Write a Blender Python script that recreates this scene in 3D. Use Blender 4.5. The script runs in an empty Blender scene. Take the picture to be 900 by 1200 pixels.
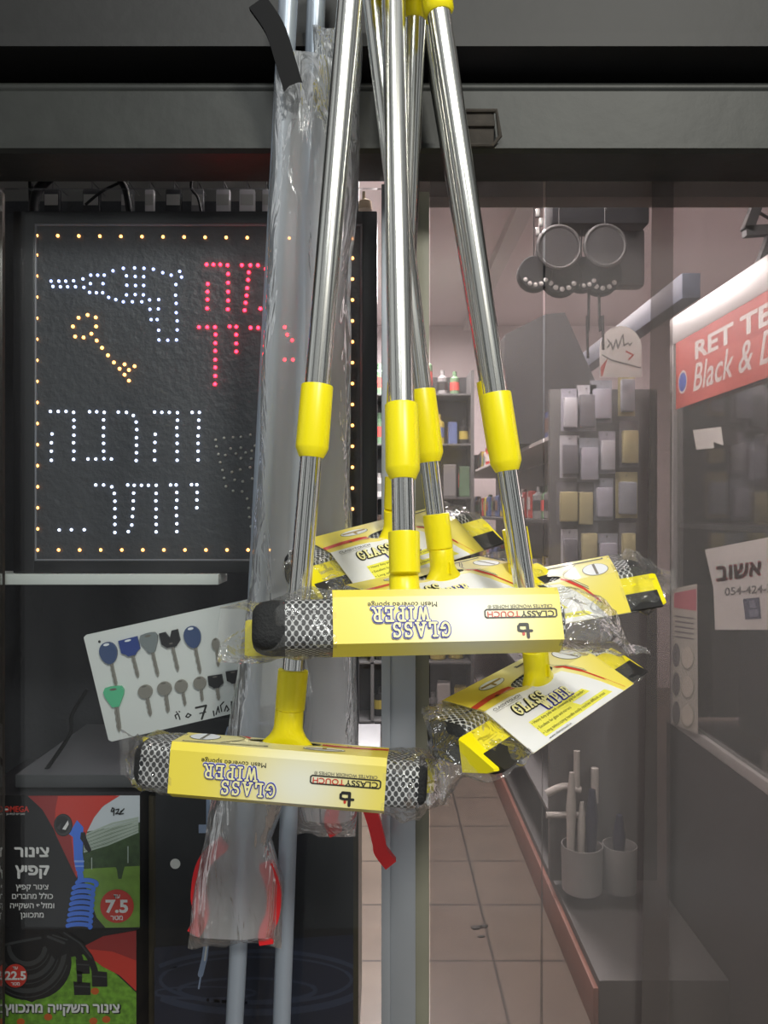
import bpy, bmesh, math, random
from mathutils import Vector, Matrix, noise
from mathutils.geometry import tessellate_polygon
R_ = random.Random(7)
S = bpy.context.scene
COL = S.collection
CH = 1.35           # eye height; the lens looks level along +Y

# ---------------------------------------------------------------- camera, world, lights, exposure
cam = bpy.data.cameras.new('camera'); co = bpy.data.objects.new('camera', cam); COL.objects.link(co)
cam.sensor_fit = 'VERTICAL'; cam.sensor_height = 24; cam.lens = 18; cam.clip_start = .01
co.location = (0, 0, CH); co.rotation_euler = (math.pi/2, 0, 0); S.camera = co
S.view_settings.view_transform = 'Standard'; S.view_settings.look = 'None'
S.view_settings.gamma = 1; S.view_settings.use_curve_mapping = False; S.view_settings.exposure = 0.0
W = bpy.data.worlds.new('world'); S.world = W; W.use_nodes = True
W.node_tree.nodes['Background'].inputs[0].default_value = (.82, .92, 1, 1)
W.node_tree.nodes['Background'].inputs[1].default_value = .36
def street_world():
    n = W.node_tree.nodes; l = W.node_tree.links
    tc = n.new('ShaderNodeTexCoord'); mp = n.new('ShaderNodeMapping'); mp.inputs['Scale'].default_value = (3.2, 3.2, .5)
    nt = n.new('ShaderNodeTexNoise'); nt.inputs['Scale'].default_value = 1.6; nt.inputs['Detail'].default_value = 3
    rp = n.new('ShaderNodeValToRGB'); e = rp.color_ramp.elements
    e[0].position = .40; e[0].color = (.10, .105, .11, 1); e[1].position = .62; e[1].color = (1.7, 1.75, 1.75, 1)
    l.new(tc.outputs['Generated'], mp.inputs[0]); l.new(mp.outputs[0], nt.inputs['Vector']); l.new(nt.outputs['Fac'], rp.inputs[0]); l.new(rp.outputs[0], n['Background'].inputs[0])
street_world()
def area(name, loc, target, sx, sy, power, col=(1, 1, 1)):
    l = bpy.data.lights.new(name, 'AREA'); l.shape = 'RECTANGLE'; l.size = sx; l.size_y = sy; l.energy = power; l.color = col
    o = bpy.data.objects.new(name, l); COL.objects.link(o); o.location = loc
    o.rotation_euler = (Vector(target)-Vector(loc)).to_track_quat('-Z', 'Y').to_euler(); return o
area('awning_light', (-.22, -.5, 2.75), (0, .75, 1.0), .35, .8, 11, (.97, 1, .97))
area('street_light', (1.3, -2.2, 3.7), (-.1, .9, 1.0), .6, .6, 105, (1, .97, .88))
area('shop_rear_light', (.2, 4.3, 2.7), (.2, 4.3, 0), .3, 1.2, 150, (1, .93, .93))

# ---------------------------------------------------------------- helpers
def P(px, py, Y): return Vector(((px-450)/900*Y, Y, CH-(py-600)/900*Y))
MATS = {}
def mat(name, col, rough=.5, metal=0, emit=None, es=0, var=0, vscale=30, bump=0, bscale=60, spec=.5, coat=0, trans=0):
    if name in MATS: return MATS[name]
    m = bpy.data.materials.new(name); m.use_nodes = True; n = m.node_tree.nodes; l = m.node_tree.links
    b = n['Principled BSDF']; b.inputs['Base Color'].default_value = (*col, 1)
    b.inputs['Roughness'].default_value = rough; b.inputs['Metallic'].default_value = metal
    b.inputs['Specular IOR Level'].default_value = spec; b.inputs['Coat Weight'].default_value = coat
    if emit: b.inputs['Emission Color'].default_value = (*emit, 1); b.inputs['Emission Strength'].default_value = es
    if var or bump:
        tc = n.new('ShaderNodeTexCoord')
    if var:
        nt = n.new('ShaderNodeTexNoise'); nt.inputs['Scale'].default_value = vscale; nt.inputs['Detail'].default_value = 6
        l.new(tc.outputs['Object'], nt.inputs['Vector'])
        mx = n.new('ShaderNodeMix'); mx.data_type = 'RGBA'
        mx.inputs[6].default_value = (*[c*(1-var) for c in col], 1); mx.inputs[7].default_value = (*[min(1, c*(1+var)) for c in col], 1)
        l.new(nt.outputs['Fac'], mx.inputs[0]); l.new(mx.outputs[2], b.inputs['Base Color'])
    if bump:
        nb = n.new('ShaderNodeTexNoise'); nb.inputs['Scale'].default_value = bscale; nb.inputs['Detail'].default_value = 4
        l.new(tc.outputs['Object'], nb.inputs['Vector'])
        bp = n.new('ShaderNodeBump'); bp.inputs['Strength'].default_value = bump; bp.inputs['Distance'].default_value = .004
        l.new(nb.outputs['Fac'], bp.inputs['Height']); l.new(bp.outputs['Normal'], b.inputs['Normal'])
    MATS[name] = m; return m
def film(name, clear, tint=(1, 1, 1), dcol=(.6, .6, .6), gloss=.12, rough=.08, bump=.6, bscale=45, fk=1.0, transl=0.0, stretch=1.0):
    """clear plastic or glass sheet: see-through part + haze + gloss"""
    m = bpy.data.materials.new(name); m.use_nodes = True; n = m.node_tree.nodes; l = m.node_tree.links; n.clear()
    out = n.new('ShaderNodeOutputMaterial'); tr = n.new('ShaderNodeBsdfTransparent'); tr.inputs[0].default_value = (*tint, 1)
    df = n.new('ShaderNodeBsdfDiffuse'); df.inputs[0].default_value = (*dcol, 1)
    hz = df
    if transl:
        tl = n.new('ShaderNodeBsdfTranslucent'); tl.inputs[0].default_value = (*dcol, 1)
        hz = n.new('ShaderNodeMixShader'); hz.inputs[0].default_value = transl; l.new(df.outputs[0], hz.inputs[1]); l.new(tl.outputs[0], hz.inputs[2])
    m1 = n.new('ShaderNodeMixShader'); m1.inputs[0].default_value = 1-clear
    l.new(tr.outputs[0], m1.inputs[1]); l.new(hz.outputs[0], m1.inputs[2])
    gl = n.new('ShaderNodeBsdfGlossy'); gl.inputs['Roughness'].default_value = rough
    m2 = n.new('ShaderNodeMixShader'); l.new(m1.outputs[0], m2.inputs[1]); l.new(gl.outputs[0], m2.inputs[2])
    fr = n.new('ShaderNodeFresnel'); fr.inputs['IOR'].default_value = 1.45
    ad = n.new('ShaderNodeMath'); ad.operation = 'ADD'; ad.inputs[1].default_value = gloss; ad.use_clamp = True
    fm = n.new('ShaderNodeMath'); fm.operation = 'MULTIPLY'; fm.inputs[1].default_value = fk; l.new(fr.outputs[0], fm.inputs[0])
    l.new(fm.outputs[0], ad.inputs[0]); l.new(ad.outputs[0], m2.inputs[0])
    if bump:
        tc = n.new('ShaderNodeTexCoord'); nb = n.new('ShaderNodeTexNoise'); nb.inputs['Scale'].default_value = bscale
        nb.inputs['Detail'].default_value = 3; nb.inputs['Distortion'].default_value = 1.2
        mpg = n.new('ShaderNodeMapping'); mpg.inputs['Scale'].default_value = (1, 1, stretch); l.new(tc.outputs['Object'], mpg.inputs[0]); l.new(mpg.outputs[0], nb.inputs['Vector'])
        bp = n.new('ShaderNodeBump'); bp.inputs['Strength'].default_value = bump; bp.inputs['Distance'].default_value = .01
        l.new(nb.outputs['Fac'], bp.inputs['Height']); l.new(bp.outputs['Normal'], gl.inputs['Normal']); l.new(bp.outputs['Normal'], fr.inputs['Normal'])
    l.new(m2.outputs[0], out.inputs[0]); MATS[name] = m; return m

MINV = {}
class MB:
    def __init__(s): s.v = []; s.f = []; s.mi = []; s.uv = {}
    def add(s, vs, fs, mi=0, uvs=None):
        o = len(s.v); s.v += [Vector(v) for v in vs]
        for f in fs: s.f.append([i+o for i in f]); s.mi.append(mi)
        if uvs:
            for i, u in enumerate(uvs): s.uv[o+i] = u
        return s
    def box(s, c, d, M=None, b=0, mi=0):
        bm = bmesh.new(); bmesh.ops.create_cube(bm, size=1)
        for v in bm.verts: v.co = Vector((v.co.x*d[0], v.co.y*d[1], v.co.z*d[2]))
        if b: bmesh.ops.bevel(bm, geom=bm.edges[:], offset=b, segments=2, profile=.6, affect='EDGES')
        bm.verts.ensure_lookup_table()
        M = M or Matrix.Identity(3)
        s.add([M @ v.co+Vector(c) for v in bm.verts], [[v.index for v in f.verts] for f in bm.faces], mi); bm.free(); return s
    def bx(s, x0, x1, y0, y1, z0, z1, b=0, mi=0):
        return s.box(((x0+x1)/2, (y0+y1)/2, (z0+z1)/2), (x1-x0, y1-y0, z1-z0), None, b, mi)
    def loft(s, rings, caps=True, mi=0, uvs=None, closed=True):
        n = len(rings[0]); vs = [v for r in rings for v in r]; fs = []
        for i in range(len(rings)-1):
            for j in range(n if closed else n-1):
                k = (j+1) % n; fs.append((i*n+j, i*n+k, (i+1)*n+k, (i+1)*n+j))
        if caps: fs.append(tuple(range(n-1, -1, -1))); fs.append(tuple((len(rings)-1)*n+j for j in range(n)))
        return s.add(vs, fs, mi, uvs)
    def path(s, pts, r, n=14, caps=True, mi=0, flat=None):
        pts = [Vector(p) for p in pts]; rings = []; prev = None
        for i, p in enumerate(pts):
            t = (pts[min(i+1, len(pts)-1)]-pts[max(i-1, 0)]).normalized()
            if prev is None:
                a = Vector((0, 1, 0)) if abs(t.y) < .9 else Vector((1, 0, 0)); prev = (a-t*a.dot(t)).normalized()
            else: prev = (prev-t*prev.dot(t)).normalized()
            q = t.cross(prev); rr = r[i] if isinstance(r, (list, tuple)) else r
            if flat:   # rectangular section (half width along q, half thickness along prev)
                rings.append([p+q*flat[0]+prev*flat[1], p-q*flat[0]+prev*flat[1], p-q*flat[0]-prev*flat[1], p+q*flat[0]-prev*flat[1]])
            else: rings.append([p+(prev*math.cos(2*math.pi*k/n)+q*math.sin(2*math.pi*k/n))*rr for k in range(n)])
        return s.loft(rings, caps, mi)
    def prism(s, poly, mapf, d0, d1, mi=0):
        n = len(poly); a = [mapf(x, y, d0) for x, y in poly]; b = [mapf(x, y, d1) for x, y in poly]
        return s.add(a+b, [tuple(range(n)), tuple(range(2*n-1, n-1, -1))]+[(i, (i+1) % n+0, (i+1) % n+n, i+n) for i in range(n)], mi)
    def poly(s, pts, mapf, mi=0):
        return s.add([mapf(x, y) for x, y in pts], [tuple(range(len(pts)))], mi)
    def stroke(s, pts, hw, mapf, mi=0, joints=True, lift=None):
        base, q = mapf, (lift[2] if lift else [0])
        def mapf(x, y):
            if lift: return lift[0](x, y, lift[1]+5e-6*lift[2][0])
            return base(x, y)+Vector((0, -4e-6*q[0], 0))
        for (x0, y0), (x1, y1) in zip(pts, pts[1:]):
            q[0] += 1; d = math.hypot(x1-x0, y1-y0)
            if d < 1e-9: continue
            nx, ny = -(y1-y0)/d*hw, (x1-x0)/d*hw
            s.add([mapf(x0+nx, y0+ny), mapf(x0-nx, y0-ny), mapf(x1-nx, y1-ny), mapf(x1+nx, y1+ny)], [(0, 1, 2, 3)], mi)
        if joints:
            for x, y in pts:
                q[0] += 1; s.add([mapf(x+hw*math.cos(k*math.pi/4), y+hw*math.sin(k*math.pi/4)) for k in range(8)], [tuple(range(8))], mi)
        return s
    def sphere(s, c, r, nu=10, nv=6, sc=(1, 1, 1), mi=0):
        rings = []
        for i in range(nv+1):
            a = math.pi*(i/nv*.98+.01)
            rings.append([Vector(c)+Vector((r*math.sin(a)*math.cos(2*math.pi*k/nu)*sc[0], r*math.sin(a)*math.sin(2*math.pi*k/nu)*sc[1], r*math.cos(a)*sc[2])) for k in range(nu)])
        return s.loft(rings, True, mi)
    def build(s, name, mats, parent=None, smooth=40, recalc=True, loc=None):
        mats = mats if isinstance(mats, (list, tuple)) else [mats]
        vs = s.v
        off = Vector((0, 0, 0))
        if parent: vs = [MINV[parent.name] @ v for v in vs]
        elif loc is not None: off = Vector(loc); vs = [v-off for v in vs]
        else:
            off = Vector((sum(v.x for v in vs)/len(vs), sum(v.y for v in vs)/len(vs), min(v.z for v in vs))); vs = [v-off for v in vs]
        me = bpy.data.meshes.new(name); me.from_pydata([tuple(v) for v in vs], [], s.f)
        for m in mats: me.materials.append(m)
        me.polygons.foreach_set('material_index', s.mi)
        if s.uv:
            ul = me.uv_layers.new(name='UVMap')
            for lp in me.loops: ul.data[lp.index].uv = s.uv.get(lp.vertex_index, (0, 0))
        if recalc:
            bm = bmesh.new(); bm.from_mesh(me); bmesh.ops.recalc_face_normals(bm, faces=bm.faces); bm.to_mesh(me); bm.free()
        if smooth:
            me.polygons.foreach_set('use_smooth', [True]*len(me.polygons)); me.set_sharp_from_angle(angle=math.radians(smooth))
        o = bpy.data.objects.new(name, me); COL.objects.link(o)
        if parent: o.parent = parent; MINV[o.name] = MINV[parent.name]
        else: o.location = off; MINV[o.name] = Matrix.Translation(-off)
        return o
def tag(o, label=None, cat=None, group=None, kind=None):
    if label: o['label'] = label
    if cat: o['category'] = cat
    if group: o['group'] = group
    if kind: o['kind'] = kind
    return o
def empty(name, M, label, cat, group=None):
    if not isinstance(M, Matrix): M = Matrix.Translation(M)
    o = bpy.data.objects.new(name, None); o.empty_display_size = .02; COL.objects.link(o); o.matrix_world = M
    MINV[o.name] = M.inverted(); return tag(o, label, cat, group)
FC = {}
def text2d(body, size=1, bold=0.0, shear=0, align='CENTER', space=1.0, rtl=False):
    """glyph outlines as flat faces: (verts2d, faces)"""
    key = (body, bold, shear, align, space)
    if key not in FC:
        c = bpy.data.curves.new('t', 'FONT'); c.body = body[::-1] if rtl else body; c.size = 1; c.offset = bold; c.shear = shear
        c.align_x = align; c.space_character = space; c.resolution_u = 3
        o = bpy.data.objects.new('t', c); COL.objects.link(o); bpy.context.view_layer.update()
        m = bpy.data.meshes.new_from_object(o.evaluated_get(bpy.context.evaluated_depsgraph_get()))
        FC[key] = ([(v.co.x, v.co.y) for v in m.vertices], [tuple(p.vertices) for p in m.polygons])
        bpy.data.objects.remove(o); bpy.data.curves.remove(c); bpy.data.meshes.remove(m)
    v, f = FC[key]; return [(x*size, y*size) for x, y in v], f
def put_text(mb, body, mapf, x, y, size, mi=0, sx=1, width=None, **k):
    if k.get('rtl') and k.get('bold'):       # heavier Hebrew: neighbouring passes instead of an outline offset
        b = k.pop('bold')*size*1.1
        for q, (dx, dy) in enumerate(((-b, 0), (b, 0), (0, -b), (0, b), (-b, b), (b, -b))): put_text(mb, body, lambda p, r, q=q: mapf(p, r)+Vector((0, -.00002*q, 0)), x+dx, y+dy, size, mi, sx, width, **k)
        return
    v, f = text2d(body, size, **k)
    if width:
        w = max(a for a, b in v)-min(a for a, b in v); sx = width/max(w, 1e-6)
    mb.add([mapf(x+a*sx, y+b) for a, b in v], f, mi)
def arc(cx, cy, rx, ry, a0, a1, n=14):
    return [(cx+rx*math.cos(math.radians(a0+(a1-a0)*i/n)), cy+ry*math.sin(math.radians(a0+(a1-a0)*i/n))) for i in range(n+1)]
# slab-serif capitals as strokes in a unit-high box: (width, [polylines])
LET = {'G': (.86, [arc(.43, .5, .38, .46, 50, 330, 16)+[(.78, .42)], [(.5, .42), (.86, .42)], [(.72, .95), (.72, .75)]]),
 'L': (.74, [[(.2, .04), (.2, .96)], [(.02, .96), (.38, .96)], [(.02, .04), (.7, .04), (.7, .3)]]),
 'A': (.92, [[(.12, .04), (.46, .96), (.8, .04)], [(.25, .35), (.67, .35)], [(0, .04), (.26, .04)], [(.66, .04), (.92, .04)]]),
 'S': (.72, [arc(.36, .73, .28, .24, 30, 270, 12)+arc(.36, .27, .28, .23, 90, -150, 12)[1:], [(.62, .95), (.62, .75)], [(.08, .05), (.08, .26)]]),
 'W': (1.2, [[(.14, .96), (.36, .04), (.6, .9), (.84, .04), (1.06, .96)], [(0, .96), (.3, .96)], [(.9, .96), (1.2, .96)]]),
 'I': (.42, [[(.21, .04), (.21, .96)], [(.02, .96), (.4, .96)], [(.02, .04), (.4, .04)]]),
 'P': (.76, [[(.2, .04), (.2, .96)], [(.02, .96)]+[(.4, .96)]+arc(.44, .7, .26, .26, 90, -90, 10)+[(.2, .44)], [(.02, .04), (.4, .04)]]),
 'E': (.76, [[(.2, .04), (.2, .96)], [(.02, .96), (.7, .96), (.7, .74)], [(.02, .04), (.72, .04), (.72, .28)], [(.2, .5), (.52, .5)]]),
 'R': (.88, [[(.2, .04), (.2, .96)], [(.02, .96)]+[(.4, .96)]+arc(.44, .72, .26, .24, 90, -90, 10)+[(.2, .48)], [(.46, .48), (.72, .04), (.88, .04)], [(.02, .04), (.38, .04)]])}
def word(mb, txt, mapf, cx, cy, h, layers, shear=0, gap=.38, w=.05):
    tot = sum(LET[c][0]+gap for c in txt)-gap; x = -tot/2; kx = w/tot/h
    for hw, mi, dz in layers:
        xx = x; q = [0]
        for c in txt:
            for pl in LET[c][1]:
                mb.stroke([(cx+(xx+a+(b-.5)*shear)*h*kx, cy+(b-.5)*h) for a, b in pl], hw*h, None, mi, True, (mapf, dz, q))
            xx += LET[c][0]+gap

# ---------------------------------------------------------------- materials
YEL = mat('yellow_plastic', (.93, .80, .005), .32, spec=.5)
STEEL = mat('brushed_steel', (.74, .74, .70), .2, 1)
STEEL2 = mat('polished_steel', (.74, .74, .71), .14, 1)
BLACKR = mat('black_rubber', (.012, .012, .012), .5)
SPONGE = mat('black_sponge', (.012, .013, .014), .8, bump=.5, bscale=400)
WHITEP = mat('print_white', (.84, .85, .86), .4)
INK = mat('print_black', (.02, .02, .02), .45)
BLUEINK = mat('print_blue', (.03, .03, .35), .45)
REDINK = mat('print_red', (.62, .05, .03), .4)
GREYINK = mat('print_grey', (.16, .15, .13), .45)
BROWNINK = mat('print_brown', (.36, .25, .06), .45)
PALEINK = mat('print_pale', (.80, .84, .90), .4)
YELINK = mat('print_yellow', (.86, .78, .06), .4)
HILITE = mat('print_highlight', (.88, .84, .1), .4)
CREAMINK = mat('print_cream', (.88, .84, .42), .4)
RED = mat('red_plastic', (.75, .015, .02), .35)
ALU = mat('grey_painted_tube', (.34, .39, .46), .33, .3)
FRAME = mat('aluminium', (.42, .45, .49), .4, .6, var=.08, vscale=14)
TAN = mat('tan_profile', (.24, .235, .18), .5, var=.12, vscale=18)
SHUT = mat('shutter_steel', (.019, .021, .019), .5, .2, var=.5, vscale=14, bump=.12, bscale=45)
SHUTD = mat('shutter_dark', (.028, .029, .029), .55, .2, var=.3, vscale=40)
RUST = mat('rust', (.03, .024, .018), .8, var=.6, vscale=60, bump=.3)
CLEAR = film('clear_film', .93, (1, 1, 1), (.85, .85, .83), .03, .06, 1.0, 34, fk=.5, transl=.4)
MILKY = film('milky_bag', .60, (.97, .97, .97), (.72, .74, .75), .01, .12, 1.0, 30, fk=.6, transl=.5, stretch=.22)
GLASS = film('window_glass', .992, (.97, .98, .98), (.3, .3, .32), 0, .0, 0, fk=.5)
PVC = film('pvc_strip', .64, (.95, .92, .91), (.135, .128, .125), 0.0, .12, .25, 4, transl=.2)

def label_mat():
    m = bpy.data.materials.new('label_print_gradient'); m.use_nodes = True; n = m.node_tree.nodes; l = m.node_tree.links
    b = n['Principled BSDF']; b.inputs['Roughness'].default_value = .33
    uv = n.new('ShaderNodeUVMap'); sx = n.new('ShaderNodeSeparateXYZ'); l.new(uv.outputs[0], sx.inputs[0])
    def mth(op, a, bb):
        q = n.new('ShaderNodeMath'); q.operation = op
        for i, z in enumerate((a, bb)):
            if hasattr(z, 'links'): l.new(z, q.inputs[i])
            elif z is not None: q.inputs[i].default_value = z
        return q.outputs[0]
    a = mth('DIVIDE', mth('ADD', sx.outputs[0], .022), .052); c = mth('DIVIDE', mth('SUBTRACT', sx.outputs[1], .235), .045)
    g = mth('EXPONENT', mth('MULTIPLY', mth('ADD', mth('MULTIPLY', a, a), mth('MULTIPLY', c, c)), -1.0), None)
    mx = n.new('ShaderNodeMix'); mx.data_type = 'RGBA'; l.new(g, mx.inputs[0])
    mx.inputs[6].default_value = (.86, .72, .075, 1); mx.inputs[7].default_value = (.84, .84, .70, 1)
    # cream glow in the middle of the hole panel
    a2 = mth('DIVIDE', mth('SUBTRACT', sx.outputs[0], .03), .06); c2 = mth('DIVIDE', mth('SUBTRACT', sx.outputs[1], .02), .06)
    g2 = mth('MULTIPLY', mth('EXPONENT', mth('MULTIPLY', mth('ADD', mth('MULTIPLY', a2, a2), mth('MULTIPLY', c2, c2)), -1.0), None), .8)
    m2 = n.new('ShaderNodeMix'); m2.data_type = 'RGBA'; l.new(g2, m2.inputs[0]); l.new(mx.outputs[2], m2.inputs[6]); m2.inputs[7].default_value = (.87, .85, .58, 1)
    l.new(m2.outputs[2], b.inputs['Base Color']); MATS['label_print_gradient'] = m; return m
LABEL = label_mat()
def net_mat():
    m = bpy.data.materials.new('white_net_over_sponge'); m.use_nodes = True; n = m.node_tree.nodes; l = m.node_tree.links
    b = n['Principled BSDF']; b.inputs['Roughness'].default_value = .5
    uv = n.new('ShaderNodeUVMap'); ds = []
    for off in ((0, 0), (.5, .5)):
        mp = n.new('ShaderNodeMapping'); mp.inputs['Scale'].default_value = (1/.0061, 1/.0090, 1); mp.inputs['Location'].default_value = (*off, 0)
        fr = n.new('ShaderNodeVectorMath'); fr.operation = 'FRACTION'
        sb = n.new('ShaderNodeVectorMath'); sb.operation = 'SUBTRACT'; sb.inputs[1].default_value = (.5, .5, 0)
        ml = n.new('ShaderNodeVectorMath'); ml.operation = 'MULTIPLY'; ml.inputs[1].default_value = (1.0, 1.12, 0)
        ab = n.new('ShaderNodeVectorMath'); ab.operation = 'LENGTH'
        l.new(uv.outputs[0], mp.inputs[0]); l.new(mp.outputs[0], fr.inputs[0]); l.new(fr.outputs[0], sb.inputs[0]); l.new(sb.outputs[0], ml.inputs[0]); l.new(ml.outputs[0], ab.inputs[0])
        ds.append(ab.outputs['Value'])
    mn = n.new('ShaderNodeMath'); mn.operation = 'MINIMUM'; l.new(ds[0], mn.inputs[0]); l.new(ds[1], mn.inputs[1])
    rp = n.new('ShaderNodeMapRange'); rp.inputs[1].default_value = .30; rp.inputs[2].default_value = .36; l.new(mn.outputs[0], rp.inputs[0])
    mx = n.new('ShaderNodeMix'); mx.data_type = 'RGBA'; l.new(rp.outputs[0], mx.inputs[0])
    mx.inputs[6].default_value = (.015, .017, .02, 1); mx.inputs[7].default_value = (.62, .63, .64, 1); l.new(mx.outputs[2], b.inputs['Base Color'])
    bp = n.new('ShaderNodeBump'); bp.inputs['Strength'].default_value = .6; bp.inputs['Distance'].default_value = .001
    l.new(rp.outputs[0], bp.inputs['Height']); l.new(bp.outputs[0], b.inputs['Normal']); return m
NET = net_mat()

# ---------------------------------------------------------------- setting
def tile_mat():
    m = bpy.data.materials.new('floor_tiles'); m.use_nodes = True; n = m.node_tree.nodes; l = m.node_tree.links
    b = n['Principled BSDF']; b.inputs['Roughness'].default_value = .35
    tc = n.new('ShaderNodeTexCoord'); br = n.new('ShaderNodeTexBrick'); br.offset = 0
    br.inputs['Scale'].default_value = 1; br.inputs['Brick Width'].default_value = .33; br.inputs['Row Height'].default_value = .33; br.inputs['Mortar Size'].default_value = .005
    br.inputs['Color1'].default_value = (.17, .13, .10, 1); br.inputs['Color2'].default_value = (.16, .125, .095, 1); br.inputs['Mortar'].default_value = (.045, .034, .027, 1)
    nt = n.new('ShaderNodeTexNoise'); nt.inputs['Scale'].default_value = 7; nt.inputs['Detail'].default_value = 5
    mx = n.new('ShaderNodeMix'); mx.data_type = 'RGBA'; mx.blend_type = 'MULTIPLY'; mx.inputs[0].default_value = .5
    l.new(tc.outputs['Object'], br.inputs['Vector']); l.new(tc.outputs['Object'], nt.inputs['Vector']); l.new(br.outputs['Color'], mx.inputs[6]); l.new(nt.outputs['Fac'], mx.inputs[7])
    l.new(mx.outputs[2], b.inputs['Base Color']); return m
PINKW = mat('pinkish_plaster', (.72, .65, .65), .8, var=.08, vscale=4)
DARKW = mat('dark_panel', (.028, .030, .036), .5, bump=.5, bscale=70)
def st(o): o['kind'] = 'structure'; return o
st(MB().bx(-2.2, 2.4, -.4, 6.0, -.05, 0).build('floor', tile_mat(), loc=(0, 0, 0)))
st(MB().bx(-2.2, 2.4, 1.10, 6.0, 2.78, 2.83).build('ceiling', PINKW))
st(MB().bx(-2.2, 2.4, 5.9, 6.0, 0, 2.78).build('wall_back', PINKW))
st(MB().bx(2.3, 2.4, 1.1, 5.9, 0, 2.78).build('wall_right', PINKW))
st(MB().bx(-2.2, -2.1, 1.1, 5.9, 0, 2.78).build('wall_left', PINKW))
# window display: back wall, jamb at the left
st(MB().bx(-1.6, -.045, 1.36, 1.40, 0, 1.9).build('wall_display', DARKW))
st(MB().bx(-1.0, P(7, 0, 1.06).x, .98, 1.06, 0, 1.79, .004).build('trim_1', RUST))
st(MB().bx(-1.6, -.045, 1.36, 1.40, 1.9005, 2.78).build('trim_5', mat('display_upper', (.17, .165, .155), .7, var=.15, vscale=6)))
# aluminium post and tan profile of the doorway
x0, x1, x2 = P(447, 0, 1.038).x, P(487, 0, 1.038).x, P(503, 0, 1.055).x
m = MB().bx(x0, x0+.012, 1.030, 1.09, 0, 1.79, .001).bx(x0+.012, x1, 1.038, 1.09, 0, 1.79, .001)
st(m.build('trim_2', FRAME))
st(MB().bx(x1+.0005, x2, 1.055, 1.10, 0, 1.79, .001).build('trim_3', TAN))
st(MB().bx(x1, 1.3, 1.12, 1.16, CH+(600-231)/900*1.12, 1.87, .002).build('trim_4', mat('door_header', (.2, .17, .15), .6, var=.15)))
st(MB().bx(P(7, 0, 1.06).x+.0005, x0, 1.043, 1.049, .02, 1.79).build('window_1', GLASS))

m = MB(); m.path([Vector((.25, 1.35, 2.5)), Vector((.25, 2.5, 2.5))], .018, 16); tb = m.build('fluorescent_tube', mat('tube_glow', (1, .95, .95), .5, emit=(1, .93, .92), es=520)); tag(tb, 'glowing fluorescent tube under the shop ceiling above the doorway', 'lamp')
MB().bx(.2, .3, 1.33, 2.52, 2.53, 2.785, .003).build('housing', mat('tube_housing', (.7, .7, .7), .5), tb)
# ---------------------------------------------------------------- roller shutter
z_ = lambda y, Y: CH+(600-y)/900*Y
rs = empty('roller_shutter', Vector((0, 1.0, 1.79)), 'dark grey steel roller shutter raised above the window and doorway', 'shutter')
def xprism(pts, x0, x1, name, mt, par):
    m = MB(); n = len(pts); m.loft([[Vector((x, a, b)) for a, b in pts] for x in (x0, x1)]); return m.build(name, mt, par, 30)
xprism([(.955, z_(40, .955)), (.955, 2.25), (1.09, 2.25), (1.09, z_(54, .93)), (.93, z_(54, .93)), (.93, z_(38.5, .93))], -1.3, 1.3, 'housing', mat('housing_steel', (.009, .009, .009), .55, .1, var=.25, vscale=25, bump=.08), rs)
m = MB()
for k in range(130):
    x = -1.3+k*.02
    m.bx(x, x+.0185, 1.012, 1.03, z_(96, 1.0)-.02, z_(50, 1.0)+.02, .002)
m.build('slat', SHUTD, rs)
zt, zb = z_(107, .95), z_(180, .95)
xprism([(.95, zt), (.95, z_(172, .95)), (.944, z_(170.5, .95)), (.944, zb+.004), (.95, zb), (1.03, zb), (1.03, zt+.01), (.957, zt+.01)], -1.3, 1.3, 'bottom_bar', SHUT, rs)
m = MB(); m.path([Vector((-1.3, .957, z_(101, .95))), Vector((1.3, .957, z_(101, .95)))], .0068, 14); m.build('rib', SHUT, rs)
lt = MB(); lc = P(560, 152, .946)
lt.box(lc+Vector((-.008, .002, 0)), (.055, .014, .046), None, .003)
lt.path([lc+Vector((-.03, -.006, .020)), lc+Vector((.022, -.006, .020)), lc+Vector((.026, -.008, -.012)), lc+Vector((.018, -.006, -.022)), lc+Vector((-.03, -.006, -.022))], .0028, 8)
lt.box(lc+Vector((-.005, -.006, .004)), (.05, .006, .008), None, .002)
lt.build('latch', RUST, rs)

# ---------------------------------------------------------------- glass wipers hanging from above
PROF = [(.046, 0), (-.005, -.004), (-.055, -.034), (-.045, -.0388), (.032, -.055), (.048, -.047), (.049, -.007), (.046, 0)]   # (local y, local z) round the card sleeve
PV = [0]
for (a, b), (c, d) in zip(PROF, PROF[1:]): PV.append(PV[-1]+math.hypot(c-a, d-b))
def lab(x, v, dz=0.0):
    v = max(0, min(v, PV[-1]-1e-6))
    for i in range(len(PV)-1):
        if v <= PV[i+1]+1e-9: break
    t = (v-PV[i])/(PV[i+1]-PV[i]); (a, b), (c, d) = PROF[i], PROF[i+1]
    L = PV[i+1]-PV[i]; ny, nz = (d-b)/L, -(c-a)/L
    # outward normal of the loop walked top -> slope -> bottom -> front
    return Vector((x, a+(c-a)*t-ny*dz*-1*-1, b+(d-b)*t+nz*dz)) if False else Vector((x, a+(c-a)*t+ny*dz, b+(d-b)*t+nz*dz))
def clipv(poly, v0, keep_low):
    out = []
    for i in range(len(poly)):
        a, b = poly[i], poly[(i+1) % len(poly)]
        ia, ib = (a[1] <= v0) == keep_low, (b[1] <= v0) == keep_low
        if ia: out.append(a)
        if ia != ib:
            t = (v0-a[1])/(b[1]-a[1]); out.append((a[0]+(b[0]-a[0])*t, v0))
    return out
LM = [LABEL, WHITEP, INK, BLUEINK, REDINK, GREYINK, BROWNINK, PALEINK, YELINK, HILITE, CREAMINK]
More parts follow.
